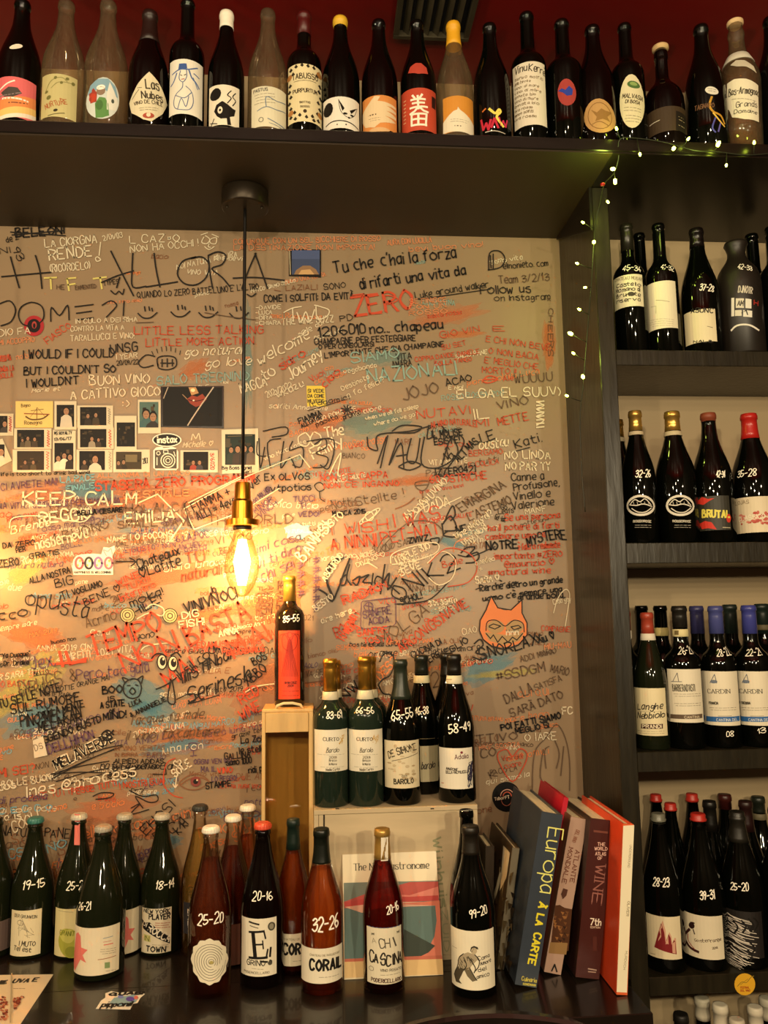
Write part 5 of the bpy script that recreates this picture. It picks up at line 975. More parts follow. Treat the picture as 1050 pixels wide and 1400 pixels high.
for i, (u, v, y) in enumerate(leds):
    p = at_y(u, v, y); n = min(path, key=lambda q: (q-p).length); d = (p-n); L = d.length or 1; d.normalize(); sc = 1.15 if i in big else .75
    lb = tube('led_bulb', [p-d*.004*sc, p-d*.002*sc, p+d*.001*sc, p+d*.004*sc, p+d*.0055*sc], [.0022*sc, .0030*sc, .0030*sc, .0022*sc, .0006], M_LED, fl, seg=8)
    tube('lead', [n, (n+p)/2+Vector((0, 0, -.001)), p-d*.0035*sc], .0008, M_WIRE, fl, seg=5)
lamp('fairy_glow', at_y(835, 215, 1.42), .05, .01, (.75, 1, .12)); lamp('fairy_glow', at_y(806, 331, 1.53), .05, .01, (.75, 1, .12)); lamp('fairy_glow', at_y(785, 470, 1.53), .06, .01, (.75, 1, .12)); lamp('fairy_glow', at_y(960, 200, 1.41), .03, .01, (.75, 1, .12))
o = lathe('red_push_pin', [(-.003, .001), (-.002, .004), (.001, .0045), (.003, .002)], mat('red_plastic', 'b01c1c', .35), seg=14); o.location = at_y(824, 252, 1.44); tag(o, 'tiny red pin on the black post beside the fairy light wire', 'pin')
# ------------------------------------------------------------------ chair pushed up to the counter
M_CH = mat('black_lacquered_chair', '14100c', .22, coat=.3, noise=.2)
xa, xb = at_y(514, 1392, 1.30).x, at_y(797, 1384, 1.30).x; zt = at_y(650, 1393, 1.30).z
ch = thing('chair', ((xa+xb)/2, 1.22, ZF), 'black chair whose curved back rail shows at the bottom edge of the picture', 'chair')
rail = [Vector((xa+(xb-xa)*t, 1.322-.05*(2*t-1)**2, zt-.012+.010*sin(pi*t)*0)) for t in [i/12 for i in range(13)]]
V = []; F = []
for i, p in enumerate(rail):
    e = .006 if i in (0, 12) else 0
    for dy, dz in ((-.008, -.05+e), (-.009, .006-e), (-.005, .011-e), (.005, .011-e), (.009, .006-e), (.008, -.05+e)): V.append(p+Vector((0, dy, dz)))
for i in range(12):
    for j in range(6): F.append((i*6+j, i*6+(j+1) % 6, (i+1)*6+(j+1) % 6, (i+1)*6+j))
F += [tuple(range(6)), tuple(range(72, 78))]
fixn(mesh('back_rail', V, F, M_CH, ch, world=True))
for s_, x in ((0, xa+.02), (1, xb-.02)):
    tube('leg', [(x, 1.275, zt-.05), (x, 1.27, -1.1), (x, 1.28, ZF+.001)], .013, M_CH, ch); tube('leg', [(x, .92, -1.14), (x, .91, ZF+.001)], .013, M_CH, ch)
box('seat', (xa, .90, -1.16), (xb, 1.28, -1.125), M_CH, ch, b=.01)
tube('spindle', [((xa+xb)/2, 1.315, zt-.05), ((xa+xb)/2, 1.27, -1.13)], .01, M_CH, ch)
# ------------------------------------------------------------------ marker writing on the back wall
GC = dict(k='1a1512', w='d2c5aa', r='b8452a', o='d07a48', t='7c9a94', b='6a9cac', p='5a4258', d='5a4636', y='c8bc6c', n='7c5238', s='cc8058')
goff = [.00012]
def G(fn, label=None, kind=None):
    k = Ink(WP, goff[0], .0000007); fn(k); k.build('marker_drawing', wall_back, label, kind); goff[0] = k.off+.000003
def W(t, u0, v0, u1, v1, h, c='k', wd=None, **kw):
    k = Ink(WP, goff[0], 0); k.text(t, u0, v0, u1, v1, h, GC[c], wd=wd or max(.9, h*.12), **kw); k.build('marker_writing', wall_back); goff[0] += .0000045
def D(c, *strokes, wd=1.3, smooth=True, jit=0, label=None):
    def f(k):
        for s_ in strokes: k.line(s_, wd, GC[c], smooth and len(s_) > 2, jit)
    G(f, label)
def hatch(c, u0, v0, u1, v1, n, wd, ang, seed=0):
    """worn patch of marker colour: a few ragged see-through fields"""
    r = random.Random(seed); m = ink(GC[c], .6, .26); cu, cv, a, b = (u0+u1)/2, (v0+v1)/2, (u1-u0)/2, (v1-v0)/2
    for q in range(3):
        k = Ink(WP, goff[0], 0); N = 26; pts = []; sx, sy = r.uniform(-.2, .2)*a, r.uniform(-.25, .25)*b; sc = r.uniform(.6, 1)
        for i in range(N):
            t = 2*pi*i/N; e = r.uniform(.65, 1.15)*sc; x, y = a*e*cos(t)*1.1, b*e*sin(t)*1.1; pts.append((cu+sx+x, cv+sy+y-ang*x))
        k.poly(pts, m); k.build('marker_patch', wall_back, kind='stuff'); goff[0] += .000004
# worn coloured patches underneath
for i, (c, a) in enumerate([('s',(0,655,210,690,14,5,.05)),('s',(130,665,340,700,12,4,.05)),('o',(243,490,290,516,9,5,.4)),('b',(150,930,235,975,13,5,-.4)),('b',(180,960,232,990,10,4,-.3)),('b',(628,895,700,930,12,4,.4)),('y',(640,915,745,925,5,3,.1)),('o',(0,850,95,890,12,5,-.2)),('s',(95,1080,215,1125,16,5,.1)),('s',(95,1120,180,1180,14,5,.2)),('o',(205,985,330,1030,14,4,.1)),('b',(0,958,90,1010,12,4,.2)),('y',(0,760,70,800,12,3,.6)),('o',(24,728,62,748,7,5,.1)),('s',(150,770,330,800,10,4,.2)),('o',(230,830,330,850,8,4,.2)),('b',(85,655,165,685,6,4,0)),('y',(0,905,90,960,14,3,.7)),('s',(560,420,670,445,10,3,.2)),('o',(600,452,665,462,5,3,.1)),('t',(330,420,345,560,10,3,0)),('o',(530,650,600,665,7,3,.1)),('b',(155,720,330,732,5,3,0)),('t',(490,480,560,500,6,3,.1)),('o',(320,760,440,850,16,3,.5)),('s',(320,900,430,960,12,3,.5)),('b',(180,1010,300,1030,6,3,.1)),('b',(210,1140,250,1160,6,4,.1)),('o',(180,1130,235,1150,8,4,.1)),('s',(400,560,520,590,8,3,.2)),('t',(450,560,560,600,8,3,.1)),('b',(590,735,640,750,7,3,-.3)),('o',(740,430,765,520,12,3,.2))]):
    u0, v0, u1, v1, n, wd, an = a; hatch(c, u0, v0, u1, v1, n, wd, an, i)
# dense small handwriting that cannot be read in the picture
WORDS = 'vino amore sempre viva la vita grazie ciao bello Roma natura uva rossa bevi piano Luca Anna Marco Sara 2019 2021 zero solfiti buono bacio qui siamo noi due cuore notte festa amici per tutti non basta mai bianco rosso orange bolle terra sole luna mare pane olio bravo oste cin salute 2018 Giulia e Paolo'.split()
def fill(n, u0, v0, u1, v1, cols, hs=(5, 9), ang=.25, seed=1):
    r = random.Random(seed)
    for _ in range(n):
        u, v, h = r.uniform(u0, u1), r.uniform(v0, v1), r.uniform(*hs); t = ' '.join(r.choice(WORDS) for _ in range(r.randint(1, 3)))
        if r.random() < .4: t = t.upper()
        L = len(t)*h*.72; a = r.uniform(-ang, ang*.2); ue, ve = u+L*cos(a), v+L*sin(a)
        if ue > u1+45 or ue > 775: continue
        W(t, u, v, ue, ve, h, r.choice(cols), jit=.5, slant=r.choice((0, .2)))
fill(70, -30, 690, 400, 860, 'wwrroopdwnsb', seed=2); fill(80, -30, 860, 420, 1020, 'wwrrookkpwnsb', seed=3); fill(60, -30, 1000, 400, 1120, 'wrodpkwnnb', seed=4, hs=(5, 10))
fill(45, -30, 1120, 370, 1260, 'ndprdokn', seed=5, hs=(7, 14)); fill(50, 390, 560, 640, 900, 'wrrowtond', seed=6); fill(16, 600, 700, 740, 990, 'wrnoodt', seed=7); fill(11, 380, 330, 700, 560, 'wonrts', hs=(4, 8), seed=8)
fill(12, -20, 330, 340, 560, 'wosn', hs=(4, 7), seed=9); fill(45, 400, 880, 640, 1000, 'wrkond', seed=10); fill(14, 640, 990, 760, 1080, 'ndwo', seed=11); fill(16, 340, 400, 460, 700, 'wwobt', hs=(5, 8), seed=12, ang=.5); fill(40, 0, 690, 330, 780, 'wpno', seed=13)
fill(120, -300, 340, -60, 1200, 'wrkopdtn', seed=21, hs=(6, 13)); r_ = random.Random(5)
for _ in range(12): # loose swooshes
    u, v = r_.uniform(0, 640), r_.uniform(690, 1020); c = r_.choice('wwrokwn'); a = r_.uniform(-1.2, .4); L = r_.uniform(15, 55)
    D(c, [(u, v), (u+L*.4*cos(a)+r_.uniform(-8, 8), v+L*.4*sin(a)+r_.uniform(-8, 8)), (u+L*cos(a), v+L*sin(a))], wd=r_.uniform(1, 2.2))
# --- legible writing, top left
W('BELEONI', 22,325, 88,320, 11, 'k', 2); D('k', [(15,318),(90,323)], [(17,322),(88,316)], wd=1.6)
W('de 2', 10,332, 26,328, 8, 'k'); W('NI', 0,348, 14,346, 8, 'k'); W('93', 18,342, 26,358, 9, 'k')
W('LA CIORGNA', 62,339, 133,332, 11, 'w'); W('RENDE', 68,357, 126,351, 15, 'w'); W('(RICORDELO)', 70,373, 124,368, 10, 'w'); D('w', [(138,332),(136,350)], [(134,352),(138,356),(133,358),(131,354),(134,352)])
W('T', 62,397, 78,396, 15, 'y', 2.2); W('F', 96,398, 108,396, 15, 'y', 2.2); W('T', 130,396, 147,394, 15, 'y', 2.2); W('HE', 78,396, 88,396, 6, 'd'); W('ERMENTED', 104,397, 132,394, 5, 'd'); W('TYPES', 142,391, 163,388, 6, 'k')
W('2/01/03', 142,330, 168,325, 7, 'w'); W("L CAZ*O", 178,333, 245,331, 10, 'w'); W('NON HA OCCHI !', 179,346, 272,337, 9, 'w')
D('w', [(279,325),(276,332),(283,334),(287,328),(281,323)], [(288,328),(296,326),(295,334),(288,333),(288,328)], [(280,338),(286,342),(293,338)], [(286,334),(285,338),(288,339)], [(275,322),(284,319)], [(290,321),(299,325)], wd=1.2)
for p in ([(3,379),(35,376),(70,373)], [(15,352),(20,370),(27,394)], [(49,350),(55,370),(58,395)], [(152,344),(165,370),(183,405)], [(139,387),(160,378),(183,371)], [(182,347),(181,370),(182,393),(200,392)], [(211,347),(214,370),(219,393)], [(200,393),(243,386)], [(164,380),(160,394)],
          [(268,352),(250,358),(243,375),(252,388),(268,390),(282,380),(286,362),(276,352),(262,354)], [(285,350),(287,372),(291,395)], [(285,350),(298,345),(309,350),(304,362),(290,368),(304,380),(314,392)], [(350,347),(340,370),(331,395)], [(349,347),(357,370),(366,395)], [(319,381),(350,380),(389,384)]): D('k', p, wd=2)
for p in ([(0,416),(14,412),(22,424),(16,440),(2,446)], [(30,420),(44,414),(58,420),(60,436),(48,446),(32,444),(26,432),(30,420)], [(70,440),(71,421),(82,432),(93,418),(95,438)], [(103,420),(128,417)], [(105,429),(126,426)], [(104,438),(128,435)], [(140,418),(152,412),(160,418),(152,428),(146,434)], [(146,440),(147,441)], [(170,413),(169,432)], [(169,438),(170,439)]): D('k', p, wd=1.8)
W('QUANDO LO ZERO BATTE', 188,408, 290,401, 8, 'k'); W("L'UNO E' L'ALTRO", 292,401, 354,396, 8, 'k'); D('k', [(338,403),(344,406),(350,402)], [(152,398),(158,403),(163,399),(168,403),(170,396)], wd=1.8)
for i, (u, v) in enumerate(((202, 428), (247, 426), (285, 427), (327, 428))): D('k', [(u-13,v+1),(u-6,v+7),(u+4,v+7),(u+13,v)], [(u-4,v-8),(u-3,v-2)], [(u+2,v-8),(u+3,v-3)], [(u+6,v-6),(u+7,v-2)], wd=1.8)
D('d', [(186,442),(210,441)], [(280,428),(310,433),(350,438)], wd=1.1)
W('IN CULO A DEI RIMA', 104,443, 188,440, 6, 'w'); W('CONTRO LA VITA A', 97,454, 170,451, 7, 'w'); W('TARALLUCCI E VINO!', 97,467, 184,463, 8, 'w')
W('LITTLE LESS TALKING', 184,458, 360,456, 11, 'r'); W('LITTLE MORE ACTION.', 200,474, 350,471, 10, 'r')
W('FIASCO', 66,471, 98,448, 9, 'r', jit=.5); W('go natural', 253,488, 330,484, 12, 'w', slant=.3); W('go love', 281,503, 343,499, 12, 'w', slant=.3)
W('I WOULD IF I COULD', 33,491, 157,488, 11, 'k', 1.7); W("BUT I COULDN'T SO", 33,513, 158,509, 10, 'k', 1.7); W("I WOULDN'T", 37,530, 108,525, 10, 'k', 1.7); W('UNSG', 152,483, 188,480, 12, 'k', 1.6); W('I YEAR', 160,492, 188,489, 7, 'w'); W('20/09/22', 160,500, 190,498, 6, 'k')
D('k', [(212,488),(200,486),(190,496),(196,503),(210,500)], [(216,500),(216,490),(228,487),(240,490),(241,501),(230,506),(218,504),(216,498)], [(222,492),(222,502)], [(229,491),(229,502)], [(236,492),(236,501)], [(220,497),(238,497)], wd=1.7)
D('k', *[[(210+i*6, 486-6*sin(i*.5)),(208+i*6.5, 481-7*sin(i*.5))] for i in range(7)], wd=1)
W('BUON VINO', 123,527, 205,524, 12, 'w', 1.5); W('A CATTIVO GIOCO', 97,546, 219,541, 12, 'w', 1.5); W(':)', 168,556, 176,556, 9, 'w')
W('DIO FA', 0,461, 42,456, 9, 'w'); W('MI ACCOPPIO', 0,472, 48,468, 7, 's'); W('OSSO VA', 0,495, 16,493, 8, 'r'); W('ONDA LA', 0,509, 20,507, 7, 'r'); W('BOLLA', 0,518, 18,516, 7, 'r'); W('SALO TREGNINO', 216,527, 340,520, 12, 't')
for i, t in enumerate(('DAVIDE', 'LUCA', 'DIRA', 'CHIARA')): W('-'+t, 350,424+i*7, 384 if i in (0, 3) else 372,423+i*7, 5, 'w')
W('Marie et', 44,537, 82,534, 5, 'w', slant=.3); W('life is too short to drink bad wine!', 2,651, 123,648, 4.6, 'k'); W('Michelle ♥', 250,612, 290,610, 7, 'w', slant=.3); D('w', [(262,602),(264,594),(268,600),(272,593),(274,602)], wd=1.2)
# --- top right
W('COMUNQUE CON UN BEL BICCHIERE DI ROSSO', 320,335, 520,330, 7, 's'); W('LA DESTINAZIONE NON IMPORTA!', 320,343, 512,342, 7, 's'); W('AURA CON LUCILLA', 530,336, 590,332, 7, 's'); W('bevi buon vino!', 560,345, 660,338, 7, 's')
W('Tu che', 458,374, 510,366, 15, 'k', 2); W("c'hai la forza", 522,364, 624,353, 15, 'k', 2); W('di rifarti', 493,396, 547,388, 14, 'k', 2); W('una vita da', 556,387, 636,376, 13, 'k', 2)
W('I', 384,400, 385,396, 8, 'n'); W('LAZIALI', 391,398, 434,396, 7, 'n'); W('SONO', 443,397, 472,394, 8, 'k'); W('COME I SOLFITI: DA EVITÀ', 361,414, 484,409, 9, 'k', 1.4)
W('ZERO', 485,434, 564,421, 27, 'r', 3.2, jit=.35); W('ZERO', 487,433, 565,423, 25, 'r', 1.6, jit=.5)
W('Luke ground walker', 568,409, 668,393, 9, 'k'); D('k', [(572,410),(670,396)], wd=1.2); W('Follow us', 657,403, 724,400, 11, 'k', 1.4); W('on Instagram', 676,412, 752,410, 8, 'k')
D('k', [(668,370),(669,347),(682,344),(690,354),(684,366),(667,370)], [(674,348),(674,368)], [(670,350),(671,367)], wd=1.6); W('elinonieto. com', 688,368, 749,364, 8, 'k'); W('Team 3/2/13', 682,388, 750,384, 10, 'd')
W('PD', 465,440, 482,438, 8, 'k'); W('1206010', 436,461, 500,456, 13, 'k', 2); W('no...', 507,457, 532,454, 12, 'k', 2); W('chapeau', 541,454, 605,450, 13, 'k', 2)
W('CHAMPAGNE PER FESTEGGIARE', 430,472, 568,466, 8, 'k', 1.3); W('O PER CONSOLARSI', 436,478, 511,474, 6, 'k', 1.2); W("L'IMPORTANTE CHE SIA CHAMPAGNE", 444,490, 607,474, 7, 'k', 1.3); W('VITA', 542,493, 563,491, 9, 'k'); W('AMARA', 537,504, 563,500, 9, 'k')
D('w', [(388,428),(400,422),(412,420)], [(400,422),(401,440)], [(406,428),(412,440),(418,427),(424,440),(430,424)], [(432,420),(434,436),(446,434),(450,425),(438,420),(430,418)], wd=1.5); W('THE WINE BUZZ', 386,445, 456,441, 9, 'w')
W('welcome', 355,500, 424,462, 14, 'w', 1.7, slant=.2); W('to', 362,520, 378,512, 14, 'w', 1.7); W('sidro', 385,506, 418,487, 12, 'r', 1.7); W('Journey', 398,520, 442,490, 15, 'w', 1.8, slant=.2); W('MAGCA', 330,538, 366,528, 13, 'w'); W('2021/2022', 366,545, 400,530, 8, 'w'); W('wkazu', 380,545, 416,528, 10, 'w')
W('SIAMO', 480,497, 545,489, 13, 't', 1.8); W('NAZIONALI', 503,524, 625,512, 19, 't', 2.2); W('vagabonda', 470,512, 515,502, 6, 'w'); W('Destinata', 468,535, 505,518, 6, 'w'); W('a fa felici?', 476,545, 526,522, 7, 'w'); W('Vuoi', 426,523, 444,512, 8, 'r'); W('ciao', 444,530, 466,510, 10, 'r', 1.6)
for t, u0, v0, u1, v1, h in (('GIO VIN', 603,463, 655,453, 8), ('E', 675,453, 690,453, 7), ('SU SET', 605,479, 637,472, 6), ('COPPIA DAVIDE DANIELE', 568,495, 655,484, 6), ('BOLLA TANGO', 595,501, 645,494, 6), ('E CHI NON BEVE', 664,467, 752,480, 8), ('O NON BACIA', 668,484, 735,492, 8), ("E' MEGLIO CHE", 662,496, 735,506, 8), ('MORTO !!', 659,510, 705,513, 8), ('Ale', 688,522, 702,520, 7)): W(t, u0, v0, u1, v1, h, 'r')
for t, v in (('SE FINISCE', 416), ('CON UN', 424), ('ROSSO', 432)): W(t, 560, v, 610, v-3, 6, 's')
W('JOJO', 552,548, 600,536, 15, 'd', jit=.3); W('ACAO', 610,529, 645,520, 9, 'k', 1.4); W('EL GA EL SUUV)', 624,545, 766,541, 12, 'w', 1.5); W('WUUUU', 704,524, 755,520, 11, 'd'); D('r', [(660,520),(666,515),(674,515),(680,519),(672,523),(664,524),(660,520),(680,519)], wd=1.6)
W('CHEERS', 750,421, 749,488, 6, 'd', jit=.6); W('X', 748,412, 752,412, 5, 'd')
# --- middle right
W('Itaaamici', 424,557, 478,546, 6, 'k'); D('k', [(421,562),(472,547)], wd=1); W('FIAMMA', 410,580, 440,568, 7, 'k', 1.4); W('ALLEATOR', 413,585, 440,573, 5, 'k', 1.2); W('paolita', 433,584, 462,572, 6, 'k'); W('pronte', 470,574, 493,566, 7, 'k'); D('k', *[[(474,561),(474+8*cos(a),561+7*sin(a))] for a in [i*.7 for i in range(9)]], wd=1.5)
W('The', 445,598, 470,594, 13, 'w', 1.8); W('Family', 428,628, 470,608, 14, 'w', 1.8); D('w', [(417,592),(408,598),(410,608),(420,610),(424,600),(418,592)], [(428,592),(424,602),(430,610),(438,606),(438,596),(430,591)], [(454,640),(466,620),(462,650),(474,648)], [(450,650),(458,632)], wd=1.5)
for p in ([(354,600),(356,640),(362,612)], [(370,640),(366,606),(384,600)], [(388,604),(384,640),(396,626),(404,640)], [(400,604),(396,616),(414,612),(412,638),(400,636)], [(420,604),(456,602),(450,640),(438,636)], [(360,590),(390,584),(392,594),(372,598)], [(352,604),(352,622),(364,624)], [(430,608),(444,600),(446,612),(432,620),(448,626),(444,638),(428,640)]): D('k', p, wd=1.7)
for p in ([(502,598),(504,612),(516,616),(514,604),(520,594),(560,590),(590,582)], [(530,596),(520,640)], [(528,598),(516,634)], [(544,600),(532,636),(548,606),(552,640)], [(542,624),(556,622)], [(562,600),(556,628),(568,632),(574,600)], [(580,598),(576,634),(598,640),(622,626),(634,606),(630,596)], [(536,590),(550,582),(576,584),(566,592),(540,592)], [(584,588),(600,580),(610,592)], [(604,636),(616,600),(626,618),(612,640)], [(545,638),(560,631),(575,636),(560,643),(545,639)], [(586,582),(584,600),(594,596)]): D('k', p, wd=1.9)
W('IL MOLISE', 591,599, 632,595, 9, 'k', 1.7); W('ESISTE!', 594,609, 628,605, 8, 'k', 1.7); D('k', [(611,612),(611,620)], [(608,615),(611,611),(614,615)], wd=1.3); W('NO', 607,629, 620,628, 8, 'k', 1.5); W('ALT MAS.', 627,632, 655,604, 10, 'k', 1.7); W('LE', 658,606, 677,600, 12, 'k', 1.7)
W('when we all fall asleep', 500,575, 572,558, 5, 'w'); W('where do we go?', 512,583, 572,568, 5, 'w'); W('NUTAVI', 570,573, 642,566, 11, 'r'); W('IL', 648,574, 668,571, 14, 'w', 1.6); W('VINO', 681,560, 722,552, 11, 'd'); W('METTE', 681,582, 722,574, 11, 'r'); W('MI', 652,584, 668,582, 10, 'r'); W('NI VINO NATURALE', 590,586, 650,584, 8, 'r', curve=4)
D('w', *[[(733,550+i*5),(743,549+i*5)] for i in range(8)], wd=2); D('w', [(733,550),(743,555),(733,560),(743,565),(733,570),(743,575),(733,582)], wd=1.6)
W('Kati.', 705,613, 740,604, 11, 'k', 1.4); D('k', [(705,617),(724,612)], wd=1.3); W('NO LINDA', 690,628, 752,628, 11, 'w', 1.6); W('NO PAR TY', 691,643, 752,643, 11, 'w', 1.6); W('oustau', 655,615, 694,610, 12, 'w', 1.6, slant=.2); W('BERGAMO', 641,624, 687,621, 7, 'r'); W('E COLICA', 641,640, 682,634, 7, 'r')
W('[ZZERO42]', 596,650, 650,645, 9, 'k', 1.6); D('k', [(597,652),(650,648)], wd=1.5)
W('Ex OLVOS', 362,657, 423,656, 9, 'k', 1.5); W('avtpotios', 363,673, 425,670, 9, 'k', 1.5); D('k', [(430,664),(438,660),(444,668),(436,672),(430,664)], [(437,672),(438,682),(444,686)], wd=1.3)
for t, u0, v0, u1, h in (('TUCCI', 401,686, 430,7), ('TI', 410,696, 419,7), ('VEDO!', 408,707, 436,7)): W(t, u0, v0, u1, v0-1, h, 'p', 1.4)
W("NON C'E' CAPPA", 438,658, 530,654, 9, 'r', 1.4); W("NON C'E' INGANNO", 443,668, 545,664, 7, 'r', 1.3); W('60 OSTRICHE', 588,661, 665,655, 10, 'r', 1.5); D('d', [(568,660),(570,668),(578,671),(584,666),(585,658),(568,660)], [(577,671),(578,682)], [(571,684),(585,681)], [(569,664),(585,663)], wd=1.3)
W('Notti', 454,696, 482,692, 12, 'd', 1.3); W('MAGCA 2015', 455,706, 500,702, 6, 'k', 1.5); W('Stellte !', 486,692, 552,680, 11, 'd', 1.3); D('w', *[[(505+14*cos(a+k_)*(.4+.3*k_),706+12*sin(a)*(.5+.2*k_)) for a in [i*.6 for i in range(11)]] for k_ in range(3)], wd=1.3); W('EMARGINA', 631,700, 692,666, 12, 'd', 1.5, slant=-.2); W("L'ASTEMIO", 642,712, 700,688, 11, 'd', 1.5)
for t, u0, v0, u1, v1 in (('Canne a', 699,658, 743,655), ('Profusione,', 702,671, 764,664), ('Vinello e', 702,684, 752,679), ('Valerione', 700,697, 757,690)): W(t, u0, v0, u1, v1, 10, 'k', 1.3)
W('Go', 685,697, 693,696, 7, 'k'); W('Leafs', 681,703, 702,701, 7, 'k'); W("Go! -kat", 676,710, 690,714, 7, 'k'); W('MANF', 718,703, 746,699, 7, 'w')
for t, u0, v0, u1 in (('Se una persona', 690,712, 765), ('ha il potere di farti', 667,726, 764), ('cambiare umore', 664,738, 745), ("è l'altro realmente", 708,752, 765), ('importante #ZERO', 676,765, 768), ('@maurizio ♥', 690,776, 757), ('#natural wine', 668,787, 752)): W(t, u0, v0, u1, v0-4, 8, 'r', 1.4)
W('NOTRE', 665,752, 707,750, 11, 'k', 2.3); W('MYSTERE', 722,748, 774,738, 12, 'k', 2.2, curve=4)
D('w', [(560,720),(572,700),(586,690)], wd=1.3); W('abbonam', 556,714, 586,684, 11, 'w', 1.6); W('UVINO', 590,682, 612,660, 10, 'w', 1.5); W('DADA', 581,700, 615,690, 14, 'w', 1.7); D('w', [(600,694),(630,680)], wd=1.4)
W('I WAS', 540,722, 602,710, 17, 'r', 1.8); W('I WISH', 455,732, 530,724, 14, 'r', 1.7); W('PET-NAT', 523,744, 602,730, 16, 'r', 1.8); W('A NINNI', 452,752, 515,746, 16, 'r', 2.2); D('d', [(516,750),(528,732),(536,742),(532,752),(520,752),(556,716),(590,714),(606,728),(600,742)], wd=1.2)
W('ZVIVZ', 560,743, 585,739, 7, 'k', 1.8); D('k', [(588,738),(594,736),(600,736),(598,744),(592,744),(588,738)], wd=1.8)
for p in ([(606,716),(618,692),(622,704),(616,712)], [(604,718),(616,706),(624,724),(608,726)], [(612,726),(606,732),(622,734),(626,724)], [(604,716),(606,732)]): D('k', p, wd=2)
W('NE', 625,730, 638,727, 10, 'k', 2)
W('Wine Natural?', 625,738, 674,704, 9, 'w', 1.5); W('Why Not!', 636,748, 666,722, 9, 'w', 1.5)
W('TRIPLE BIO', 540,770, 588,750, 9, 'w', 1.6); D('w', [(534,770),(536,758),(560,748),(592,742),(600,748),(592,758),(562,768),(536,772)], wd=1.4); W('BRA', 548,778, 570,770, 9, 'w', 1.5); W('BEVE', 548,788, 576,776, 9, 'w', 1.5); W('AMICHE', 488,766, 512,757, 6, 'w'); W('DIVINO ♥', 488,776, 526,760, 6, 'w')
def vale(k):
    for p, wd in (([(469,762),(456,770),(449,782),(447,796),(456,818)], 3.4), ([(462,762),(450,772),(445,786)], 3), ([(436,806),(446,812),(454,822),(462,806),(470,784),(478,764)], 2.6), ([(466,792),(474,786),(472,798),(466,800),(466,792)], 2.2), ([(478,772),(474,790),(480,800)], 2.2), ([(482,794),(492,788),(488,800),(482,796)], 2.2), ([(494,790),(504,786),(496,796),(508,798),(500,812)], 2.2), ([(510,784),(508,800)], 2), ([(516,788),(512,796),(518,802),(524,794),(516,788)], 2), ([(526,772),(520,812)], 2.2), ([(524,796),(532,784),(530,806),(542,790)], 2.4), ([(532,800),(546,812)], 2)): k.line(p, wd, GC['k'], True)
G(vale); W('RADIK', 470,827, 520,808, 12, 'r', 1.7); W('RADIKON', 472,826, 530,803, 9, 'r', 1.2)
W('ONIK', 546,822, 606,786, 24, 'k', 2, slant=-.2); W('23', 612,784, 656,766, 24, 'k', 2, slant=-.1); D('k', [(540,826),(566,824),(590,818),(616,792)], wd=1.8); W('SCHOL!', 549,827, 577,817, 9, 'k', 1.7); D('w', [(584,770),(604,754),(622,766),(618,790),(600,800),(586,790)], wd=1.5); D('r', [(586,770),(610,750),(640,756),(652,776),(640,796),(612,802)], wd=1.3)
W('Bolle', 606,776, 632,770, 8, 'r'); W('amedeo', 650,773, 676,766, 7, 'w'); W('+', 655,781, 659,781, 7, 'w'); W('SARA ♥', 650,798, 682,794, 9, 'w', 1.5)
D('p', [(496,822),(538,817),(541,822),(541,852),(537,856),(496,860),(493,856),(494,824),(496,822)], wd=1.3, smooth=False); W('SANFRÈ', 497,845, 535,838, 10, 'p', 1.6); W('ACIDA', 504,854, 532,850, 8, 'p', 1.6); D('p', [(498,828),(504,823),(510,828),(507,835),(500,834),(498,828),(510,830)], [(504,823),(504,835)], wd=1.4); W('SANFRE', 489,870, 530,864, 9, 'r', 1.5); W('TOSTA', 497,880, 535,876, 8, 'r', 1.5)
W('BRA BENTO', 586,829, 624,824, 7, 'w', 1.5); W('- SPACE', 594,836, 622,832, 5, 'w'); W('MOLGA', 524,882, 588,838, 16, 'd', 1.6); W('ARGON(GS)', 549,892, 608,850, 13, 'r', 1.6); W('NAVIE', 608,848, 640,828, 13, 'r', 1.5); W('CIAO', 632,868, 652,864, 8, 'w'); W('CUCINA DI', 564,900, 604,880, 8, 'k', 1.5); W('VIVERE', 575,914, 602,896, 8, 'k', 1.5); W('MEGLIO', 602,900, 640,878, 8, 'k', 1.5)
W('Perchè dietro un grande', 656,808, 768,796, 8, 'k', 1.7); W("uomo c'è sempre una", 660,822, 768,808, 7, 'k', 1.7); W('grande bolla,', 708,820, 772,817, 8, 'k', 1.7); D('k', [(650,806),(656,804),(660,808),(666,802)], [(683,800),(690,797)], [(700,796),(708,796)], wd=1.5)
def devil(k):
    k.poly(catmull([(655,862),(656,848),(664,834),(671,816),(680,831),(698,834),(713,820),(713,838),(720,852),(720,868),(708,880),(690,885),(672,882),(660,874)], 2), GC['o'])
    k.oval(677,857,12,9,'a2855c'); k.oval(703,857,12,9,'a2855c'); k.poly([(662,864),(690,868),(716,864),(710,876),(690,882),(668,876)], 'a2855c')
    k.line([(655,862),(656,848),(664,834),(671,815),(680,831),(698,834),(713,820),(713,838),(720,852),(720,868),(708,882),(690,888),(672,884),(660,874),(655,862)], 1.7, GC['k']); k.line([(664,862),(666,850),(678,848),(690,856),(702,848),(714,852),(716,864)], 1.4, GC['k'], True); k.line([(668,856),(674,853),(684,856),(676,860),(668,857)], 1.5, GC['k']); k.line([(698,857),(708,855),(712,858),(702,861),(698,857)], 1.5, GC['k'])
    k.line([(664,866),(670,873),(674,868),(680,878),(686,870),(694,878),(700,871),(706,875),(714,866)], 1.5, GC['k'])
G(devil, 'orange horned face drawing'); W('MMM', 692,868, 708,868, 7, 'w', 1.4)
D('k', [(648,880),(656,874),(660,882),(650,892),(664,896),(658,902),(646,898)], wd=2); W('SNORLAX', 658,902, 735,880, 15, 'k', 2, jit=.4); W('Xiu ♥', 736,880, 758,872, 11, 'k', 1.9)
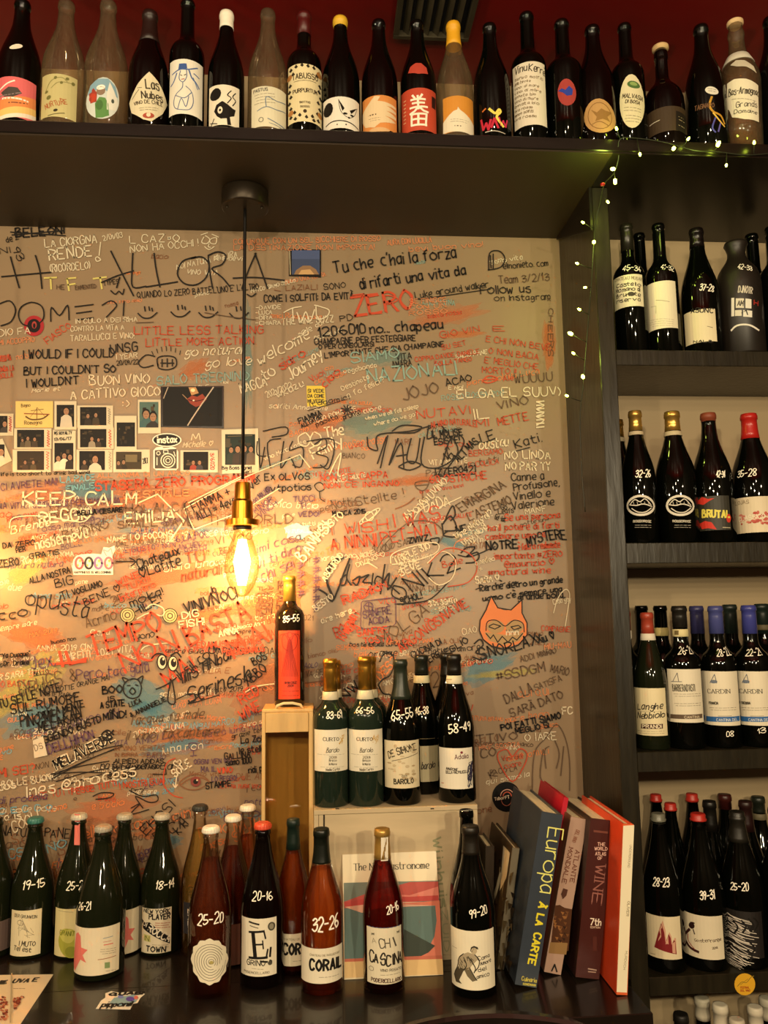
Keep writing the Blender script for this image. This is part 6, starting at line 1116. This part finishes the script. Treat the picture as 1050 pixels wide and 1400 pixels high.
W('#SSDGM', 679,931, 745,917, 12, 'd', 1.6); W('DALLA', 692,962, 729,946, 13, 'd', 1.6); W('SATISFA', 732,944, 768,930, 8, 'd'); W('SARÀ DATO', 699,980, 770,954, 11, 'd', 1.6); W('MARIO', 752,918, 776,924, 10, 'd'); W('POI FATTI SIAMO', 685,998, 766,982, 8, 'k', 2); W('MEGLIO SI', 705,1003, 750,994, 7, 'k', 1.8); W('FC', 768,976, 782,975, 9, 'w', 1.6)
W('TTIVO', 652,1015, 707,1010, 10, 'd', 1.5); W('O IARE', 718,1013, 760,1010, 10, 'w', 1.3); W('MIKE SCORZA', 655,1025, 710,1020, 6, 's'); W('CO', 658,1035, 678,1033, 11, 'd', 1.5); W('K', 672,1064, 680,1060, 10, 'd', 1.4); W('one', 652,1112, 672,1108, 8, 'n', 1.4)
D('r', [(700,1068),(684,1046),(680,1030),(692,1024),(700,1034),(710,1023),(720,1030),(716,1046),(700,1068)], wd=1.6); W('Vini del', 686,1040, 714,1036, 7, 'r'); W('cuore', 690,1050, 712,1046, 7, 'r')
D('d', [(727,1085),(730,1030),(746,1008),(760,990),(772,1008),(778,1040),(778,1080)], [(742,1024),(738,1060),(746,1076)], [(750,1020),(744,1026),(746,1050)], [(758,1012),(764,1030),(760,1050)], [(770,1020),(766,1060)], [(738,1062),(740,1066)], wd=1.3)
W('ADDI MARIO', 712,905, 760,892, 8, 'd'); W('COMPAGNE', 740,862, 778,864, 7, 'r'); W('Casa gay', 756,826, 780,822, 7, 'w'); D('w', [(756,838),(762,818),(772,806),(778,812),(776,830),(772,856)], wd=1.2); W('MIU-MAU', 744,888, 780,885, 8, 's')
W('COLPA', 445,950, 472,924, 10, 'w', 1.8); W('VINO', 455,964, 485,940, 10, 'w', 1.8); W('NW', 470,960, 492,938, 12, 'k', 2); W('DES?', 520,930, 545,905, 12, 'o', 1.7); W('2', 592,940, 602,938, 18, 'd', 1.8)
# --- left and lower left
W('CI AVRETE MAI!', 3,671, 80,663, 9, 'p', 1.4); W('LA PACE', 84,660, 130,657, 8, 'b', 1.6); W('FINALE', 92,672, 130,668, 7, 'b', 1.4); W('ALL ANIMA DI UN AMICO', 134,654, 260,650, 6, 's'); W('STASERA ZERO PROGRAMMI', 131,671, 348,660, 12, 'r', 2.2); W('BESTIALE', 170,682, 260,678, 9, 's', 1.6)
W('UNA VITA... USTIONESI PER FORTUNA', -8,697, 165,689, 8, 'p', 1.3); W('KEEP CALM', 32,692, 187,690, 18, 'w', 2.2); W('REGGIO', 56,716, 126,709, 15, 'w', 2.2); W('EMILIA', 172,716, 240,712, 16, 'w', 2.2); D('w', [(190,688),(216,676),(252,712),(230,744)], wd=1.8, smooth=False); W('BELLA CESARE', 107,705, 168,700, 6, 'k', 1.8); W('HOLALCA', 172,702, 258,699, 11, 'd', 1.7)
D('w', [(14,722),(20,708),(60,706),(110,714),(124,706)], wd=1.4); W('Brenda', 16,730, 70,718, 10, 'w', 1.4, slant=.3); W('1 BUONO', 76,742, 150,722, 12, 'd', 1.6); W('SMALL SAVE', 162,722, 266,718, 10, 'd', 1.6); W('THE WORLD', 285,718, 400,716, 12, 'd', 1.6); W('NAME LO FOCONS', 148,742, 236,734, 8, 'w', 1.4); W('DAL TUO AIUTO', 160,747, 226,742, 6, 'd'); W('E GIUSTO? NON', 172,756, 240,748, 7, 'p'); W('6,LA,POC', 242,742, 286,734, 9, 'p', 1.4); W('ANCHE!', 245,752, 272,748, 7, 'p')
def boxf(k):
    for p in ([(252,696),(318,660),(410,622),(424,640)], [(254,700),(266,724),(330,700),(382,668)], [(258,688),(330,652)]): k.line(p, 1.3, GC['w'])
G(boxf); D('k', [(256,686),(252,690),(262,722)], wd=1.2, smooth=False); W('FIAMMA +', 266,700, 316,676, 11, 'k', 1.5); W('ALLI = 4ever', 272,712, 328,686, 11, 'k', 1.5); W('ever', 338,674, 360,656, 12, 'k', 1.4)
W('VI VOO', 296,744, 345,738, 9, 'd', 1.3); W('BEVO?', 302,758, 330,752, 8, 'd', 1.2); W('TU', 256,771, 282,766, 15, 'r', 1.8); W('naturalità', 250,795, 320,782, 14, 'r', 1.6, slant=.2)
W('DA ZERO', 5,750, 48,745, 7, 'k', 1.6); W('PER', 24,756, 36,753, 6, 'k', 1.5); W('GRATIS', 42,764, 82,758, 7, 'k', 1.4); W('ZERO', 0,776, 27,772, 10, 'k', 1.8); W('nasbernevu', 50,752, 122,735, 14, 'w', 1.8); W('ALLA NOSTRA', 42,798, 97,783, 8, 'k', 1.4); W('BIG', 77,804, 101,798, 11, 'k', 1.5); W('TI', 86,822, 96,818, 12, 'k', 1.5); W('VOGLIAMO', 101,814, 141,801, 8, 'k', 1.5); W('BENE ♥', 117,828, 166,808, 10, 'k', 1.4); W('+ 25', 138,836, 174,822, 12, 'd', 1.5)
W('WINE', 162,800, 192,788, 8, 'r', 1.5); W('TUX!!!', 172,808, 206,795, 8, 'r', 1.5); W('Interpero', 166,822, 214,802, 9, 'r', 1.3); W('Chateaux', 190,778, 246,758, 12, 'k', 1.8); W('♥Lafite', 194,790, 248,772, 13, 'k', 1.8); W('moka!', 181,830, 224,812, 11, 'k', 1.6); W('HILE!', 186,842, 222,822, 10, 'k', 1.8); D('k', [(160,768),(185,768)], [(178,763),(186,768),(180,774)], wd=1.6)
W('o', 34,826, 46,828, 20, 'k', 1.9); W('pu', 50,830, 80,834, 26, 'k', 2); W('sta', 84,838, 118,846, 24, 'k', 2); W('cco', 0,848, 38,842, 12, 'k', 2)
W('Acrino', 120,858, 160,846, 14, 'd', 1.6); W('VINIVNOCI', 255,840, 326,816, 15, 'k', 2); W('Jo', 288,812, 296,810, 10, 'k', 1.6)
for u, v in ((175, 841), (233, 842)):
    G(lambda k: [k.oval(u, v, 11, 11, 'b8a878'), k.ring(u, v, 10, 10, 1.4, GC['k']), k.ring(u, v, 7, 7, .9, GC['k']), k.ring(u, v, 3.4, 3.4, 1.3, GC['k'])])
D('w', [(188,846),(205,838),(222,842),(224,832),(210,826),(200,832)], wd=1.4)
W('IL', 88,910, 118,900, 20, 'r', 4, jit=.4); W('TEMPO', 128,896, 222,862, 26, 'r', 3.4, jit=.4); W('NON', 172,920, 246,884, 26, 'r', 3, jit=.4); W('BASTA', 262,882, 342,842, 26, 'r', 3.4, jit=.4); W('MAI', 232,940, 270,916, 24, 'r', 2.8, jit=.4); W('MAI', 322,900, 372,872, 26, 'r', 3, jit=.4); D('r', [(70,908),(118,904)], wd=3.4)
def eyes(k):
    for u, v in ((222, 905), (237, 907)): k.oval(u, v, 6.4, 10, GC['w']); k.ring(u, v, 6.4, 10, 1.6, GC['k']); k.oval(u+1, v-1, 4, 6, GC['k']); k.oval(u+2, v-4, 1.4, 1.8, GC['w'])
    k.line([(208,900),(214,894),(222,894),(228,898)], 2, GC['k'], True); k.line([(234,896),(242,892),(248,898)], 2.2, GC['k'], True)
G(eyes, 'pair of cartoon eyes'); W('il sil cool', 248,930, 300,888, 14, 'k', 1.8); W('e', 280,912, 290,906, 10, 'k', 1.6); W('lilliSTINbal', 250,934, 316,900, 14, 'k', 2, slant=.3); D('k', [(214,942),(228,936),(242,926)], [(234,930),(230,958),(240,960),(236,930)], wd=1.9)
W('Serinesh', 258,962, 342,930, 20, 'k', 2.2, slant=.3); D('k', [(242,956),(260,948),(272,952),(258,962),(300,950)], wd=1.5); W('XBBO', 340,938, 365,916, 13, 'k', 2); W('BOS', 348,910, 366,900, 11, 'k', 1.8); W('EDAMUS, BIBAMUS,', 270,886, 360,880, 8, 'r', 1.4); W('GAUDEAMUS', 310,896, 362,890, 7, 'r', 1.3); W('FISH!', 246,858, 280,854, 9, 'w', 1.6); W('DIG', 250,846, 272,842, 9, 'w', 1.5); W('ANNA', 300,870, 326,866, 8, 'w', 1.5)
W('BOO', 141,949, 167,946, 10, 'k', 2.2); W('IS', 149,958, 157,957, 6, 'k', 1.7); W('A STATE', 138,968, 171,964, 8, 'k', 1.9); W('OF', 151,975, 158,974, 5, 'k', 1.6); W('MIND!', 143,984, 173,980, 9, 'k', 2.1)
D('k', [(181,928),(171,934),(170,946),(178,954),(190,952),(194,940),(190,930),(181,928)], [(172,934),(168,926),(176,929)], [(188,929),(196,924),(194,934)], [(181,940),(178,945),(182,949),(186,945),(182,940)], [(175,937),(178,937)], [(186,936),(189,937)], wd=1.8)
W('LUCA', 178,966, 194,960, 6, 'k', 1.4); W('& ANNANGELIE', 180,980, 228,958, 6, 'k', 1.4); W('Jex,', 45,916, 78,908, 18, 'p', 1.9); W('"Ya Dunque"', 2,900, 42,896, 6, 'k', 1.4); W('-Dr. Drake', 2,910, 40,908, 6, 'k', 1.4); W('Pero tac gula', 106,930, 204,918, 14, 'p', 1.5)
W('DRUGS &', 30,950, 106,930, 18, 'd', 1.7); W('TU SEI LE NOTE', 0,968, 84,944, 11, 'k', 1.8); W('SUL RUMORE', 17,976, 110,958, 12, 'k', 1.9); W('DELLA MENTE', 55,982, 116,966, 9, 'k', 1.8); W('PINO MELKAN', 30,994, 112,980, 15, 'k', 1.9); W('MELAKAR', 55,1000, 112,985, 12, 'k', 1.8); W('GGENDO BUSTD', 62,1016, 140,986, 9, 'k', 1.9); W('DELLHIHON', 68,1030, 130,1008, 12, 'p', 2); W('MELAVERDE', 78,1052, 158,1012, 13, 'w', 3.4); W('MELAVERDE', 78,1052, 158,1012, 13, 'k', 1.8)
for a, b in (((70,1058),(150,1040)), ((72,1064),(160,1022)), ((78,1068),(148,1050)), ((80,1078),(140,1058)), ((72,1058),(145,1056)), ((118,1032),(168,1018)), ((74,1060),(168,1020))): D('k', [a, ((a[0]+b[0])/2, (a[1]+b[1])/2-2), b], wd=1.4)
D('k', [(146,1000),(154,1008),(146,1012),(140,1004),(148,998),(156,1004)], [(142,1012),(156,998)], wd=2.4)
W("l'acqua fa male,", 180,990, 282,980, 12, 'd', 1.3, slant=.3); W('il vino fa cantare...', 173,1011, 306,1004, 12, 'd', 1.4, slant=.3); W('IN VINO VERITAS', 158,1026, 226,1024, 6, 'n'); W('IN BIRRA SICURITAS', 158,1034, 232,1033, 5, 'n'); W('AI PIEDI ADIDAS', 157,1043, 224,1043, 6, 'k', 1.2); W('MI CHIAMAVANO!', 156,1052, 220,1050, 5, 'k', 1.2); W('@Traepi', 149,1064, 186,1060, 9, 'k', 1.5)
D('k', [(210,1058),(228,1058),(226,1044)], wd=1.2, smooth=False); W('SOLE', 240,1062, 262,1046, 11, 'w', 2); W('♥', 238,1048, 248,1046, 8, 'w', 1.5); D('w', [(242,1062),(240,1076)], [(237,1071),(240,1076),(243,1072)], wd=1.6); D('r', [(240,1036),(228,1044),(224,1070),(236,1086),(250,1090)], wd=1.5)
D('n', [(246,1070),(258,1060),(272,1058),(286,1068),(272,1078),(256,1078),(246,1070)], [(248,1072),(260,1064),(274,1062),(290,1070)], wd=1.6); G(lambda k: [k.oval(268,1068,7,7,'7a3a34'), k.oval(268,1068,3.4,3.4,GC['k']), k.oval(270,1066,1.2,1.2,GC['w'])])
W('OGGNI VEN VEC', 266,1044, 320,1042, 6, 'p', 1.2); W('MA IL', 276,1055, 296,1054, 7, 'p', 1.2); W('VINO', 298,1057, 318,1056, 8, 'r', 1.5); W('LO REGGO!', 290,1068, 324,1066, 7, 'p', 1.2); D('p', [(259,1016),(261,1024),(268,1025),(270,1016),(259,1016)], [(265,1025),(265,1032)], [(261,1033),(269,1032)], wd=1.3)
W('MI SEI?', 0,1062, 50,1054, 11, 'r', 1.5); W('cos', 0,1080, 22,1076, 10, 'w', 1.6); W('Inès @process', 38,1090, 186,1060, 15, 'w', 1.9, slant=.1); W('di procella', 0,1098, 64,1092, 9, 'p', 1.3, slant=.2); W('C E C C O', 0,1112, 72,1106, 8, 'b', 1.4); W('PESCE TUTTI', 100,1086, 160,1074, 8, 'r', 1.3); W('I NOSTRI GUAI', 165,1078, 225,1070, 8, 'r', 1.3)
D('k', [(178,1080),(196,1088),(214,1086),(216,1094),(204,1096),(186,1088),(196,1104)], [(180,1104),(192,1098),(180,1112),(204,1106)], [(128,1088),(140,1083),(156,1084),(150,1090),(132,1092)], wd=1.5)
W('STAMPE', 282,1078, 316,1074, 8, 'k', 1.6); W('RED', 331,962, 356,946, 14, 'r', 1.8); W('WINE', 332,984, 358,970, 14, 'r', 1.8)
for t, u, v in (('La Zola', 330, 1016), ('le stelle', 328, 1030), ('GALLINA', 308, 1038), ('siamo 1000', 310, 1046), ('ridi poco', 340, 1056)): W(t, u, v, u+34, v-4, 8, 'k', 1.6)
for t, u0, v0, u1, v1 in (('con MAJOR', 345,690, 372,672), ('MINOR', 350,702, 374,684), ('VINCH', 356,708, 380,690)): W(t, u0, v0, u1, v1, 7, 'p', 1.3)
W('imi cosa', 353,756, 410,738, 10, 'p', 1.4, slant=.2); W('vi ti dico', 352,778, 412,754, 12, 'p', 1.4, slant=.2); W('chi sei', 358,796, 402,776, 14, 'p', 1.5, slant=.2)
for t, u, v in (('FORSE', 352, 802), ('VERITA', 358, 804), ('AVERE', 366, 800), ('SERALE', 380, 794)): W(t, u, v, u-2, v+38, 7, 'd', 1.2)
for u, v, n_, h in ((407, 770, 4, 9), (428, 764, 6, 9)):
    for i in range(n_): y = v+i*13; D('p', [(u,y),(u+h,y-1)], [(u+4,y-4),(u+4,y+6)], [(u,y+4),(u+h,y+3)], [(u+1,y+8),(u+8,y+1)], wd=1.3, smooth=False)
W('BANIASI', 415,768, 452,722, 15, 'w', 2, jit=.4); W('A ESISTO', 430,740, 470,706, 9, 'w', 1.5); W('ABCURDO', 445,795, 470,760, 8, 'w', 1.5); W('TO INFANITY', 470,878, 492,838, 10, 'r', 1.5); W('ROSK', 460,872, 492,858, 14, 'r', 1.6); W('are here...', 440,852, 486,836, 7, 'w', 1.5); W('BESTO', 432,836, 456,818, 8, 'w', 1.5); W('COOL!', 20,1138, 55,1120, 14, 'w', 1.5, slant=.2); W('na is', 0,1122, 30,1118, 9, 'w', 1.4)
W('EHOSI', 200,1142, 240,1102, 14, 'k', 1.4); W('RICA', 215,1150, 258,1126, 14, 'k', 1.4); W('super', 180,1180, 212,1166, 14, 'p', 1.5); W('INCS', 0,1178, 34,1168, 12, 'b', 1.4); W('NO', 66,1165, 92,1156, 12, 'b', 1.4); W('k k', 245,1140, 258,1128, 12, 'k', 1.4)
G(lambda k: k.poly([(46,1012),(60,1006),(66,1032),(48,1036)], 'c8bca4')); W('DS', 50,1026, 60,1022, 8, 'd')
